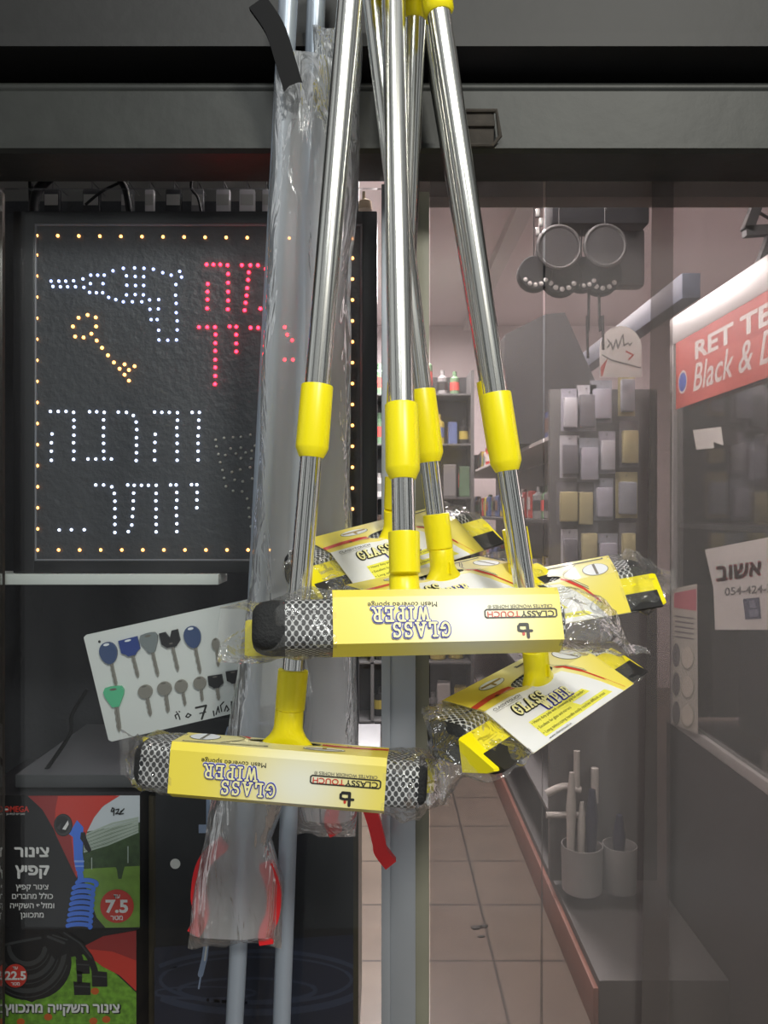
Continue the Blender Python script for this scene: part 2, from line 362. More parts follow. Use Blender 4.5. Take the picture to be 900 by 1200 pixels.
def make_label():
    m = MB(); L = .1
    q = (PV[2]-.0535)/.0765
    SV = lambda v: v if v < .0535 else .0535+(v-.0535)*q
    # sheet: top panel has a real hole for the socket
    outer = [(-L, 0), (L, 0), (L, PV[1]), (-L, PV[1])]; hole = [(.001+.036*math.cos(2*math.pi*k/28), .0385+.0112*math.sin(2*math.pi*k/28)) for k in range(28)]
    pts = outer+hole
    tris = tessellate_polygon([[Vector((x, v, 0)) for x, v in outer], [Vector((x, v, 0)) for x, v in hole]])
    for dz in (0, -.0006):
        m.add([lab(x, v, dz) for x, v in pts], [tuple(t) for t in tris], 0 if dz == 0 else 1, [(x, v) for x, v in pts])
        for i in range(1, len(PROF)-1):
            vs = [(x, v) for v in (PV[i]+1e-7, PV[i+1]-1e-7) for x in (-L, L)]
            m.add([lab(x, v, dz) for x, v in vs], [(0, 1, 3, 2)], 0 if dz == 0 else 1, vs)
    def poly(pts, mi, dz=.0002):
        pts = [(x, SV(v)) for x, v in pts]
        for low in (True, False):
            q = clipv(pts, PV[1], low)
            if len(q) > 2:
                e = -1e-7 if low else 1e-7
                m.add([lab(x, (min(v, PV[1]-1e-7) if low else max(v, PV[1]+1e-7)), dz) for x, v in q], [tuple(range(len(q)))], mi)
    def band(cl, w0, w1, mi, dz):
        for i in range(len(cl)-1):
            (xa, va), (xb, vb) = cl[i], cl[i+1]; t0, t1 = i/(len(cl)-1), (i+1)/(len(cl)-1)
            ha, hb = w0+(w1-w0)*t0, w0+(w1-w0)*t1
            poly([(xa, va-ha), (xb, vb-hb), (xb, vb+hb), (xa, va+ha)], mi, dz)
    # white lower panel, red swoosh left and right of the hole
    top = [(-.1, .050), (-.06, .049), (-.03, .053), (-.015, .0525), (0, .0528), (.02, .0527), (.034, .054), (.05, .075), (.064, .10), (.076, .1295)]
    for (xa, va), (xb, vb) in zip(top, top[1:]): poly([(xa, va), (xb, vb), (xb, .1299), (xa, .1299)], 1, .0002)
    band([(-.1, .038), (-.07, .035), (-.045, .036), (-.036, .038)], .0035, .004, 4, .0004)
    band([(.036, .044), (.046, .055), (.058, .07), (.07, .095), (.084, .1295)], .003, .0035, 4, .0004)
    # pictures of the wiper: long T shape and small oval insets
    band([(.012, .010), (.092, .006)], .0022, .0022, 5, .0004); band([(.016, .0085), (.09, .0050)], .0009, .0009, 10, .0006)
    band([(.058, .010), (.052, .018), (.043, .028), (.040, .036), (.041, .044), (.052, .056), (.064, .072)], .003, .003, 5, .0004)
    band([(.058, .010), (.052, .018), (.043, .028), (.040, .036), (.041, .044), (.052, .056), (.064, .072)], .001, .001, 10, .0006)
    for cx, cv, rx, rv in ((.078, .034, .014, .016), (-.04, .016, .019, .007)):
        e = [(cx+rx*math.cos(k*math.pi/14), cv+rv*math.sin(k*math.pi/14)) for k in range(28)]
        poly([(cx+(x-cx)*1.06, cv+(v-cv)*1.06) for x, v in e], 5, .0003); poly(e, 7, .0005)
    poly([(.0765, .019), (.0795, .019), (.0795, .049), (.0765, .049)], 5, .0007)
    poly([(-.057, .0135), (-.023, .0135), (-.023, .0165), (-.057, .0165)], 6, .0007); poly([(-.042, .0165), (-.038, .0165), (-.038, .022), (-.042, .022)], 6, .0007)
    # lettering on the hole side (reads from the blade side)
    up = lambda x, y, dz=.0006: lab(x, SV(-y), dz)
    put_text(m, 'CLASSYTOUCH', up, -.068, -.0565, .0055, 2, width=.045)
    put_text(m, 'CREATES WONDER HOMES', up, -.068, -.0592, .002, 5, width=.044)
    put_text(m, 'ct', up, -.062, -.0395, .006, 2, bold=.03); put_text(m, 'CLASSYTOUCH', up, -.045, -.0405, .0032, 1, width=.022)
    word(m, 'GLASS', lambda x, y, dz: lab(x, SV(-y), dz), -.047, -.0715, .0165, [(.16, 2, .0006), (.08, 10, .0016)], w=.048)
    word(m, 'WIPER', lambda x, y, dz: lab(x, SV(-y), dz), -.012, -.0845, .0165, [(.16, 3, .0006), (.08, 10, .0016)], w=.048)
    for k, (v, a, b) in enumerate(((.098, -.07, .03), (.1075, -.07, .0), (.117, -.07, .055))): poly([(a, v-.0048), (b, v-.0048), (b+.006, v+.0048), (a, v+.0048)], 9, .0004)
    put_text(m, '• Heavy duty pole with convenient grip for comfort', up, -.069, -.0995, .0062, 2, width=.098, align='LEFT')
    put_text(m, '• Excellent for glass and mirrors', up, -.069, -.109, .0062, 2, width=.06, align='LEFT')
    put_text(m, '• Long telescoping handle easily reaches difficult areas', up, -.069, -.1185, .0062, 2, width=.118, align='LEFT')
    put_text(m, 'www.classytouch.in', up, -.069, -.1275, .0050, 2, width=.04, align='LEFT')
    # lettering on the sponge face (upside down while the tool hangs)
    F0 = PV[6]-.0001     # v near the top edge of the sponge face
    def dn(x, y, dz=.0006): return lab(x, F0-y if False else max(PV[5]+1e-6, min(PV[6]-1e-6, F0-y)), dz)
    HF = PV[6]-PV[5]
    fr = lambda x, y, dz=.0006: dn(x, y, dz)
    put_text(m, 'Mesh covered sponge', lambda x, y: fr(x, y), .040, HF*.13, .0064, 2, width=.060)
    for t, cx, cy in (('WIPER', .042, HF*.40), ('GLASS', .025, HF*.735)):
        word(m, t, fr, cx, cy, .0122, [(.19, 7, .0004), (.155, 3, .0012), (.075, 10, .0020)], w=.049)
    put_text(m, 'CREATES WONDER HOMES ®', lambda x, y: fr(x, y), -.0635, HF*.22, .0042, 5, width=.058)
    for pts in ([(-.033, HF*.32), (-.094, HF*.32), (-.0955, HF*.35), (-.0955, HF*.47), (-.094, HF*.5), (-.033, HF*.5), (-.0315, HF*.47), (-.0315, HF*.35), (-.033, HF*.32)],):
        m.stroke(pts, .0006, lambda x, y: fr(x, y), 2)
    put_text(m, 'CLASSY', lambda x, y: fr(x, y), -.0785, HF*.365, .0072, 2, width=.03, bold=.01)
    put_text(m, 'TOUCH', lambda x, y: fr(x, y), -.0478, HF*.365, .0072, 4, width=.029, bold=.01)
    T = lambda x, y: fr(-.066+x, HF*.66+y)
    m.stroke([(.0045, 0), (-.002, 0), (-.002, .011)], .0014, T, 2); m.stroke([(-.0055, .0055), (.001, .0055)], .0012, T, 2); m.stroke([(.006, .0015), (.006, .005), (.0015, .006)], .0012, T, 2)
    m.stroke([(.002, .0075), (.002, .0085)], .0012, T, 4)
    return m
LAB = make_label(); LABME = []
def rrect(y0, y1, z0, z1, r, n=5):
    pts = []
    for cx, cz, a in ((y1-r, z1-r, 0), (y0+r, z1-r, 90), (y0+r, z0+r, 180), (y1-r, z0+r, 270)):
        pts += [(cx+r*math.cos(math.radians(a+90*k/n)), cz+r*math.sin(math.radians(a+90*k/n))) for k in range(n+1)]
    return pts
def film_sleeve(mb, sgn, x_in, x_out, zsc, zoff, seed, sy=.5, n=44, crim=.5):
    """clear bag end: leaves the card at x_in, closes at x_out in a crimped edge"""
    base = []
    for (a, b), (c, d) in zip(PROF, PROF[1:]):
        for k in range(6): base.append((a+(c-a)*k/6, b+(d-b)*k/6))
    rings = []; K = 14
    for i in range(K+1):
        t = i/K; s = max(0, (t-.35)/.65); e = s*s*(3-2*s)
        ring = []
        for j, (y, z) in enumerate(base):
            yy = y*(1-e*(1-.10*sy)); zz = -.033+(z+.033)*(1-e*(1-zsc))+zoff*e
            x = x_in+(x_out-x_in)*t
            d = noise.noise_vector(Vector((x*34+seed*9, yy*40, zz*40+seed)))*.010*min(1, t*3)
            d += noise.noise_vector(Vector((x*90+seed*3, yy*110, zz*110)))*.0045*min(1, t*3)
            ring.append(Vector((sgn*x+d.x*crim, yy+d.y*(.35+.65*(1-e)), zz+d.z)))
        rings.append(ring)
    mb.loft(rings, False)
GR = 'hanging glass wipers'
WIP = []
def wiper(label, H, T, psi, roll, side, sleeve_px, ends, netlim=(.118, .118), pitch=0, slide=0):
    """H socket base, T a point of the pole at the top of the frame; side +1 turns the rubber blade to the street"""
    a = Vector((math.cos(math.radians(psi)), math.sin(math.radians(psi)), 0)); a = (a+Vector((0, 0, math.tan(math.radians(roll))))).normalized()
    u = (T-H).normalized(); u = (u-a*u.dot(a)).normalized(); u = Matrix.Rotation(math.radians(pitch), 3, a) @ u
    X = a*side; Z = u; Yv = Z.cross(X)
    M = Matrix(((X.x, Yv.x, Z.x, H.x), (X.y, Yv.y, Z.y, H.y), (X.z, Yv.z, Z.z, H.z), (0, 0, 0, 1)))
    r = empty('glass_wiper', M, label, 'wiper', GR)
    Wd = lambda v: M @ Vector(v)
    def bld(mb, name, mt, par=r, sm=40, rc=True):
        mb.v = [M @ v for v in mb.v]; return mb.build(name, mt, par, sm, rc)
    # sponge in its net
    m = MB(); base = rrect(-.007, .0445, -.0480, -.0050, .012, 6); base.append(base[0]); rings = []; uvs = []; xs = [-.138, -.1375, -.135, -.130, -.122]+[-.11+.01*k for k in range(23)]+[.122, .130, .135, .1375, .138]
    per = [0]
    for p, q in zip(base, base[1:]): per.append(per[-1]+math.hypot(q[0]-p[0], q[1]-p[1]))
    for x in xs:
        d = max(0, abs(x)-.122)/.016; s = math.sqrt(max(0, 1-d*d))*.45+.55
        rings.append([Vector((x, .019+(y-.019)*s, -.027+(z+.027)*s)) for y, z in base]); uvs += [(x, v) for v in per]
    m.loft(rings, False, 0, uvs, closed=False)
    m.add(rings[0], [tuple(range(len(base)))], 1); m.add(rings[-1], [tuple(range(len(base)))], 1)
    for i, f in enumerate(m.f):
        cx = sum(m.v[k].x for k in f)/len(f)
        if cx > netlim[1] or cx < -netlim[0]: m.mi[i] = 1
    bld(m, 'sponge', [NET, SPONGE])
    # yellow plastic body and black rubber blade
    m = MB(); pr = [(-.0075, -.012), (-.013, -.014), (-.020, -.0175), (-.046, -.0325), (-.0465, -.0350), (-.038, -.0390), (-.0075, -.0450)]; cy, cz = -.015, -.028
    m.loft([[Vector((x, cy+(y-cy)*s, cz+(z-cz)*s)) for y, z in pr] for x, s in ((-.146, .93), (-.143, 1), (.143, 1), (.146, .93))]); body = bld(m, 'head', YEL)
    m = MB(); pr = [(-.031, -.0410), (-.031, -.0228), (-.040, -.0278), (-.0528, -.0334), (-.0505, -.0362), (-.040, -.0405)]
    m.loft([[Vector((x, y, z)) for y, z in pr] for x in (-.141, .141)]); bld(m, 'rubber_blade', BLACKR)
    # socket: flared base + collar
    m = MB(); n = 24
    def circ(z, rx, ry): return [Vector((rx*math.cos(2*math.pi*k/n), ry*math.sin(2*math.pi*k/n), z)) for k in range(n)]
    m.loft([circ(-.012, .030, .0112), circ(-.004, .0235, .0115), circ(.001, .0185, .012), circ(.006, .0155, .0125), circ(.0100, .0143, .0130), circ(.0262, .0140, .0130), circ(.0268, .0133, .0126)])
    m.bx(-.0012, .0012, -.0150, -.0120, .0, .013)
    Ti = M.inverted() @ T; pd = Ti.normalized()
    rot = Vector((0, 0, 1)).rotation_difference(pd).to_matrix()
    bld(m, 'socket', YEL)
    def along(rings): return [[rot @ v for v in rg] for rg in rings]
    m = MB(); m.loft(along([circ(.0262, .0128, .0128), circ(.0275, .0145, .0145), circ(.063, .0149, .0149), circ(.0655, .0147, .0147), circ(.066, .0130, .0130)])); bld(m, 'collar', YEL)
    Lt = Ti.length*1.04; s0, s1 = sleeve_px
    m = MB(); m.path([pd*.055, pd*(s0+.01)], .0110, 28); bld(m, 'inner_pole', STEEL2)
    m = MB(); m.loft(along([circ(s0, .0122, .0122), circ(s0+.001, .0128, .0128), circ(s0+.009, .0164, .0164), circ(s0+.011, .0166, .0166), circ(s1-.002, .0161, .0161), circ(s1-.0005, .0156, .0156), circ(s1, .0135, .0135)])); bld(m, 'locking_sleeve', YEL)
    m = MB(); m.path([pd*(s1-.03), pd*Lt], .0127, 28); bld(m, 'outer_pole', STEEL)
    m = MB(); g0 = (ends.get('grip') or Lt)
    m.loft(along([circ(g0-.004, .0135, .0135), circ(g0, .0165, .0165), circ(g0+.07, .0165, .0165), circ(g0+.085, .010, .010)])); m.path([pd*(g0+.08)+Vector((.009*math.cos(k*.4-1.57), 0, .012+.011*math.sin(k*.4-1.57))) for k in range(17)], .0028, 8)
    bld(m, 'grip', YEL)
    # printed card sleeve and clear bag ends
    m = MB(); m.v = [v+Vector((slide, 0, 0)) for v in LAB.v]; m.f = LAB.f; m.mi = LAB.mi; m.uv = LAB.uv
    if LABME and not slide:
        o = bpy.data.objects.new('card_sleeve', LABME[0]); COL.objects.link(o); o.parent = r
    else:
        me = bld(m, 'card_sleeve', LM, r, 0, False).data
        if not slide: LABME.append(me)
    for sgn in (-1, 1):
        k = ends['x+' if sgn > 0 else 'x-']
        m = MB(); film_sleeve(m, sgn, .097+slide*sgn, k[0], k[1], k[2], len(WIP)*2+sgn, *k[3:]); bld(m, 'clear_bag', CLEAR, r, 25, False)
    WIP.append(r); return r
def at(px, py, Y): return P(px, py, Y)
wiper('nearest yellow glass wiper, its head highest in front, sponge face and upside-down lettering outward',
      P(475, 706, .71), P(461, 0, .81), 7, 0, -1, (.116, .190), {'x+': (.168, .9, 0, .9), 'x-': (.225, .12, -.022)}, (.15, .110), pitch=-12, slide=-.030)
wiper('yellow glass wiper at the back left whose head lies behind the front wiper\'s collar',
      P(463, 622, .938), P(487, 0, .868), 38, 11, 1, (.105, .18), {'x-': (.157, .8, 0), 'x+': (.178, .3, -.01), 'grip': .588}, pitch=6)
wiper('yellow glass wiper in the middle behind the front head, socket right of the front pole',
      P(519, 671, .857), P(438, 0, .846), 36, 7, 1, (.124, .205), {'x-': (.157, .8, 0), 'x+': (.16, .5, 0)}, pitch=4)
wiper('yellow glass wiper lowest on the right, head tilted with bulleted white card facing out',
      P(630, 791, .80), P(512, 0, .82), 46, 9, 1, (.215, .298), {'x-': (.170, .6, -.02), 'x+': (.165, .4, -.01), 'grip': .712}, (.128, .118), pitch=6)
wiper('yellow glass wiper lowest on the left, sponge face turned to street below the key board',
      P(337, 864, .752), P(410, 0, .785), -3, -3.5, -1, (.276, .349), {'x+': (.163, .75, 0, .8), 'x-': (.160, .75, 0, .8)}, (.13, .13))
wiper('yellow glass wiper at far right behind, netted end sticking out past the front head',
      P(614, 684, .895), P(500, 0, .885), -8, 11, 1, (.150, .24), {'x-': (.157, .8, 0), 'x+': (.168, .7, 0, .8)}, pitch=12, slide=.006)

# ---------------------------------------------------------------- bagged long tools with red arms
def bag(mb, rows, th=.022, seed=1, n=26):
    rings = []
    K = 6
    full = []
    for (y0, a0, b0, Y0), (y1, a1, b1, Y1) in zip(rows, rows[1:]):
        for k in range(K):
            t = k/K; full.append((y0+(y1-y0)*t, a0+(a1-a0)*t, b0+(b1-b0)*t, Y0+(Y1-Y0)*t))
    full.append(rows[-1])
    for i, (y, a, b, Y) in enumerate(full):
        e = min(1, i/4, (len(full)-1-i)/4)*.93+.07
        c = P((a+b)/2, y, Y); w = (b-a)/2/900*Y; ring = []
        for k in range(n):
            an = 2*math.pi*k/n; q = c+Vector((w*math.copysign(abs(math.cos(an))**.7, math.cos(an)), th*.5*e*math.sin(an), 0))
            d = noise.noise_vector(Vector((q.x*28+seed, q.y*28, q.z*9)))*.006+noise.noise_vector(Vector((q.x*75+seed, q.y*50, q.z*26)))*.003
            ring.append(q+Vector((d.x*.6, d.y*.8*e, d.z*(1.6 if i in (0, len(full)-1) else .5))))
        rings.append(ring)
    mb.loft(rings, False)
def curve3(pts, Y, n=6):
    """smooth line through image points at depth Y"""
    out = []
    q = [pts[0]]+list(pts)+[pts[-1]]
    for i in range(1, len(q)-2):
        for k in range(n):
            t = k/n; o = []
            for d in (0, 1):
                p0, p1, p2, p3 = q[i-1][d], q[i][d], q[i+1][d], q[i+2][d]
                o.append(.5*(2*p1+(p2-p0)*t+(2*p0-5*p1+4*p2-p3)*t*t+(3*p1-p0-3*p2+p3)*t**3))
            out.append(P(*o, Y))
    out.append(P(*pts[-1], Y)); return out
BSTRAP = mat('black_strap', (.003, .003, .004), .6, spec=.15)
def tool(label, top, bot, arms, bagrows, seed, strap=None, bagarm=None):
    r = empty('bagged_pole_tool', P(*bot), label, 'tool', 'bagged pole tools')
    m = MB(); m.path([P(*top), P(*bot)], .0112, 24); m.build('pole', ALU, r)
    for pts, Y in arms:
        m = MB(); m.path(curve3(pts, Y), 0, flat=(.0085, .006)); m.build('arm', RED, r, 30)
    m = MB(); bag(m, bagrows, .058, seed); m.build('plastic_bag', MILKY, r, 30, False)
    if strap:
        m = MB(); m.path(curve3(strap[0], strap[1]), 0, flat=(.0115, .0035)); m.build('strap', BSTRAP, r, 30)
    return r
tool('grey pole tool in clear plastic, its two red curved arms bagged at bottom left', (340, -40, .885), (270, 1290, .985),
     [([(262, 988), (240, 1010), (233, 1045), (236, 1075), (228, 1092)], .945), ([(312, 1012), (321, 1040), (320, 1070), (312, 1090), (313, 1104)], .936)],
     [(64, 326, 392, .885), (200, 318, 396, .89), (450, 306, 388, .905), (680, 296, 362, .92), (850, 268, 350, .93), (950, 246, 330, .94), (985, 240, 320, .943), (1030, 228, 334, .945), (1075, 226, 332, .945), (1108, 222, 330, .945)], 3,
     ([(302, 4), (322, 34), (334, 70), (348, 118)], .875))
tool('grey pole tool in clear plastic, one red hooked arm sticking out beside the metal post', (372, -40, .915), (327, 1290, .975),
     [([(398, 900), (391, 945), (388, 962), (394, 976)], .99), ([(424, 925), (436, 955), (444, 985), (446, 996), (458, 1012)], .985)],
     [(30, 366, 424, .905), (200, 362, 421, .92), (300, 358, 412, .93), (450, 352, 410, .95), (680, 345, 414, .975), (850, 343, 418, .985), (940, 344, 422, .99), (978, 348, 416, .99)], 8)

# ---------------------------------------------------------------- LED sign in the window
YS = 1.075
sg = empty('led_sign', P(228, 672, YS), 'black framed LED sign with dotted drill, key and Hebrew words in the window', 'sign')
SIGNP = mat('sign_panel', (.042, .045, .052), .45, bump=.5, bscale=95, spec=.5)
FRM = mat('sign_frame', (.012, .012, .014), .3)
m = MB(); a, b = P(15, 247, YS), P(442, 672, YS)
i0, i1 = P(40, 262, YS), P(424, 657, YS)
m.bx(a.x, i0.x, YS, YS+.05, b.z, a.z, .002).bx(i1.x, b.x, YS, YS+.05, b.z, a.z, .002).bx(i0.x-.001, i1.x+.001, YS, YS+.05, i0.z, a.z, .002).bx(i0.x-.001, i1.x+.001, YS, YS+.05, b.z, i1.z, .002)
m.build('frame', FRM, sg)
m = MB(); k = .0035
for q in ((i0.x, i0.z, i1.x, i0.z), (i1.x, i0.z, i1.x, i1.z), (i1.x, i1.z, i0.x, i1.z), (i0.x, i1.z, i0.x, i0.z)):
    m.path([Vector((q[0], YS+.004, q[1])), Vector((q[2], YS+.004, q[3]))], .0022, 8)
m.build('bezel', mat('bezel_grey', (.16, .17, .19), .25), sg)
MB().bx(i0.x, i1.x, YS+.006, YS+.012, i1.z, i0.z).build('panel', SIGNP, sg)
m = MB(); c = P(428, 243, YS+.02); m.path([c+Vector((0, 0, -.004)), c+Vector((0, 0, .008)), c+Vector((0, 0, .010))], [.010, .009, .006], 16); m.path([c+Vector((-.002, 0, .009)), c+Vector((-.002, 0, .022))], .0024, 8)
m.build('knob', mat('beige_plastic', (.62, .48, .33), .5), sg)
E_ = lambda n, c, s: mat(n, c, .4, emit=c, es=s)
LEDM = {'amber': E_('led_amber', (1, .38, .09), 7), 'blue': E_('led_blue', (.42, .52, 1), 4), 'red': E_('led_red', (1, .010, .026), 20), 'white': E_('led_white', (.66, .74, 1), 4), 'unlit': mat('led_unlit', (.42, .42, .38), .3)}
Z1 = lambda pts: [(x*.36667, 200+y*.36667) for x, y in pts]
Z2 = lambda pts: [(x*.36667, 440+y*.36667) for x, y in pts]
border = []
for k in range(16): border += [(43+24.67*k, 276+.25*k), (44+24.67*k, 644.5)]
for k in range(1, 15): border += [(42.6+.1*k, 274+24.7*k), (413, 278+24.5*k)]
drill = Z1([(163,353),(188,353),(210,353),(235,352),(169,370),(193,371),(216,371),(241,371),(265,346),(268,373),(290,334),(312,334),(333,334),(289,361),(329,361),(286,389),(308,390),(328,390),(361,320),(347,405),(370,412),(394,312),(430,311),(460,312),(404,336),(432,338),(459,339),(405,366),(433,367),(459,367),(404,397),(432,396),(458,397),(394,419),(423,419),(453,419),(490,315),(520,326),(547,334),(574,322),(580,340),(478,413),(507,412),(479,443),(506,442),(483,476),(502,476),(562,364),(561,398),(563,424),(563,454),(566,480),(566,509),(564,541),(536,542),(508,541),(507,510)])
keyp = Z1([(233,498),(251,470),(280,461),(306,469),(307,498),(292,521),(267,533),(240,530),(309,543),(326,566),(345,590),(364,613),(382,633),(398,652),(412,671),(398,619),(430,625),(412,637)])
redp = Z1([(660,300),(682,300),(704,300),(727,302),(729,330),(729,358),(729,387),(729,415),(728,443),(664,362),(663,387),(663,412),(662,440),(773,302),(800,302),(824,302),(849,314),(795,325),(793,349),(790,375),(788,399),(785,422),(782,446),(832,441),(858,441),(862,340),(866,366),(866,392),(866,418),
 (636,500),(662,500),(687,500),(689,524),(688,551),(688,576),(688,604),(688,629),(688,656),(687,682),(734,498),(755,499),(755,524),(755,552),(755,578),(801,502),(825,502),(848,504),(862,522),(864,550),(864,578),(864,604),
 (910,500),(918,524),(934,542),(952,558),(970,576),(988,600),(1004,500),(998,526),(978,546),(910,604),(936,604),(962,604)])
whitep = Z2([(161,115),(186,115),(211,115),(235,118),(236,143),(236,165),(236,191),(235,215),(236,242),(235,268),(166,187),(164,215),(164,242),(164,271),(286,116),(309,116),(333,118),(331,142),(331,167),(330,193),(331,217),(331,242),(332,266),(281,267),(306,267),(356,267),(378,117),(404,118),(426,128),(435,149),(437,173),(436,199),(436,223),(436,247),(435,272),(494,117),(517,118),(541,118),(567,119),(567,143),(565,167),(566,192),(566,217),(566,243),(566,271),(496,188),(495,214),(494,241),(494,270),(614,118),(637,118),(635,143),(635,167),(633,193),(633,217),(633,242),(633,270)])
whiteq = Z2([(189,494),(228,493),(269,493),(306,350),(331,350),(357,356),(365,377),(367,402),(367,426),(367,453),(367,476),(367,502),(408,350),(429,351),(452,351),(474,351),(499,351),(499,377),(498,401),(499,427),(498,453),(499,476),(499,500),(427,376),(426,401),(425,426),(423,451),(421,478),(410,499),(545,350),(563,350),(565,374),(565,399),(563,423),(564,448),(565,474),(565,499),(612,349),(629,349),(630,374),(629,398),(629,423)])
unlit = Z2([(689,206),(716,200),(745,198),(770,197),(800,190),(815,225),(692,227),(720,255),(737,234),(754,250),(770,231),(785,247),(805,241),(698,252),(704,278),(803,266),(770,265),(711,303),(741,309),(768,301),(799,294),(716,328),(750,334),(776,339),(806,330),(722,355),(745,369),(774,371),(790,394),(795,424),(797,453),(802,483)])
def leds(name, pts, kind, rad, label):
    m = MB(); m.sphere((0, 0, 0), rad, 8, 5, (1, .9, 1))
    me = None
    for px, py in pts:
        c = P(px, py, YS+.005)
        if me is None:
            m.v = [v+c for v in m.v]; o = m.build(name, LEDM[kind], sg, 80); me = o.data; base = c
        else:
            o = bpy.data.objects.new(name, me); COL.objects.link(o); o.parent = sg; o.location = c-base
        o['label'] = label
leds('border_led', border, 'amber', .0022, 'glowing amber light of the border')
leds('drill_led', drill, 'blue', .0021, 'glowing bluish light of the drill picture')
leds('key_led', keyp, 'amber', .0024, 'glowing amber light of the key picture')
leds('red_led', redp, 'red', .0024, 'glowing red light of the upper words')
leds('white_led', whitep, 'white', .0021, 'glowing white light of the third line')
leds('word_led', whiteq, 'white', .0021, 'glowing white light of the bottom line')
leds('unlit_led', unlit, 'unlit', .0021, 'unlit light of the dark picture')
# white ledge under the sign
tag(MB().bx(P(-30, 0, 1.07).x, P(257, 0, 1.07).x, 1.065, 1.125, z_(685, 1.07), z_(672.5, 1.07), .0015).build('ledge_bar', mat('white_painted', (.62, .66, .64), .4)), 'thin white bar carrying the LED sign', 'shelf')

# ---------------------------------------------------------------- key board
YK = 1.065
corners = [(98, 745), (247, 713), (356, 800), (128, 868)]
kb = empty('key_board', P(98, 745, YK), 'white tilted board of sample keys with handwritten black price line', 'board')
m = MB(); bp = [(98, 747), (101, 744), (338, 692), (341, 694), (366, 812), (364, 815), (131, 869), (127, 867)]
m.prism(bp, lambda x, y, d: P(x, y, YK)+Vector((0, d, 0)), 0, .004)
KP = lambda x, y: P(90+x/4.286, 710+y/4.286, YK)+Vector((0, -.0004, 0))
for pts in ([(500, 566), (494, 550), (508, 540), (516, 560), (518, 570)], [(500, 532), (503, 534)], [(514, 530), (517, 532)], [(548, 556), (558, 540), (574, 548), (560, 560), (548, 556)],
            [(598, 512), (650, 500), (628, 568)], [(618, 540), (648, 533)], [(690, 552), (686, 528)], [(700, 545), (710, 505), (716, 535)], [(728, 530), (722, 500), (738, 482)], [(742, 528), (752, 500), (764, 520), (756, 528)], [(778, 520), (776, 480), (792, 500)]):
    m.stroke(pts, 5 if len(pts) == 3 and pts[0] == (598, 512) else 3.2, KP, 1)
m.sphere(P(116.5, 752, YK)+Vector((0, 0, 0)), .002, 8, 4, (1, .6, 1), 1)
m.build('panel', [mat('white_board', (.72, .75, .74), .35), INK], kb, 0)
KMET = mat('key_metal', (.36, .34, .30), .4, .7); KBLU = mat('key_blue', (.05, .085, .20), .35); KGRY = mat('key_grey', (.20, .23, .24), .4); KBLK = mat('key_black', (.012, .012, .014), .4); KGRN = mat('key_green', (.10, .52, .28), .4); KDBL = mat('key_royal_blue', (.03, .06, .26), .35)
def key(label, h, t, hw, shape, hm, bw=9, L=None):
    hx, hy = h; tx, ty = t; d = math.hypot(tx-hx, ty-hy); ux, uy = (tx-hx)/d, (ty-hy)/d; vx, vy = -uy, ux
    G = lambda a, b: (hx+ux*a+vx*b, hy+uy*a+vy*b)
    w, l = hw
    shp = {'oval': [(l*math.cos(k*math.pi/10)*1.0, w*math.sin(k*math.pi/10)*(1-.12*math.cos(k*math.pi/10))) for k in range(20)],
           'rect': [(-l, -w), (-l, w), (l*.45, w), (l*.75, w*.55), (l, w*.4), (l, -w*.4), (l*.75, -w*.55), (l*.45, -w)],
           'tri': [(-l, -w*.8), (-l*1.08, -w*.3), (-l*1.08, w*.3), (-l, w*.8), (-l*.6, w), (-l*.1, w*.9), (l, w*.33), (l, -w*.33), (-l*.1, -w*.9), (-l*.6, -w)],
           'notch': [(-l, -w), (-l, -w*.35), (-l*.1, 0), (-l, w*.35), (-l, w), (l*.4, w), (l, w*.5), (l, -w*.5), (l*.4, -w)],
           'round': [(l*math.cos(k*math.pi/12), w*math.sin(k*math.pi/12)) for k in range(24)]}[shape]
    mp = lambda x, y, dd: P(90+x/4.286, 710+y/4.286, YK)+Vector((0, dd, 0))
    r = empty('sample_key', mp(hx, hy, 0), label, 'key', 'sample keys on the board')
    m = MB(); bl = [(l*.55, -bw), (d*.9, -bw)]
    n = 6
    for k in range(n): bl += [(l*1.2+(d*.9-l*1.2)*0+d*.9*0+(d*.88-l*1.25)*0+d*.9-(0), -bw)] if False else []
    bl += [(d, -bw*.2), (d, bw*.3)]
    for k in range(7):
        q = d*.93-(d*.93-l*1.25)*k/6; bl.append((q, bw*(1 if k % 2 else .62)))
    bl += [(l*.55, bw)]
    m.prism([G(*p) for p in bl], mp, -.0024, -.0004); m.stroke([G(l*1.2, -bw*.1), G(d*.92, -bw*.1)], bw*.16, lambda x, y: mp(x, y, -.00245), 1)
    m.build('blade', [KMET, GREYINK], r, 0)
    m = MB(); m.prism([G(*p) for p in shp], mp, -.0042, -.0002)
    e = [G(-l*.78+l*.12*math.cos(k*math.pi/5), w*.36*math.sin(k*math.pi/5)) for k in range(10)] if shape != 'notch' else [G(l*.55+l*.1*math.cos(k*math.pi/5), w*.2*math.sin(k*math.pi/5)) for k in range(10)]
    m.poly(e, lambda x, y: mp(x, y, -.00435), 1); m.build('head', [hm, PALEINK if hm in (KBLU, KDBL) else GREYINK], r, 0); return r
key('slate blue oval-headed key, first in the top row', (163, 235), (200, 405), (44, 56), 'oval', KBLU)
key('royal blue square-headed key with red dot in the top row', (270, 205), (310, 360), (48, 44), 'rect', KDBL)
key('grey triangular-headed key in the top row', (370, 185), (410, 355), (46, 48), 'tri', KGRY)
key('black notched-head key in the top row', (472, 165), (510, 328), (48, 40), 'notch', KBLK)
key('dark blue oval-headed key at the right of the top row', (584, 155), (622, 340), (42, 56), 'oval', KBLU)
key('slim metal key half hidden by the front wiper bag', (700, 190), (712, 305), (20, 30), 'round', KMET, 8)
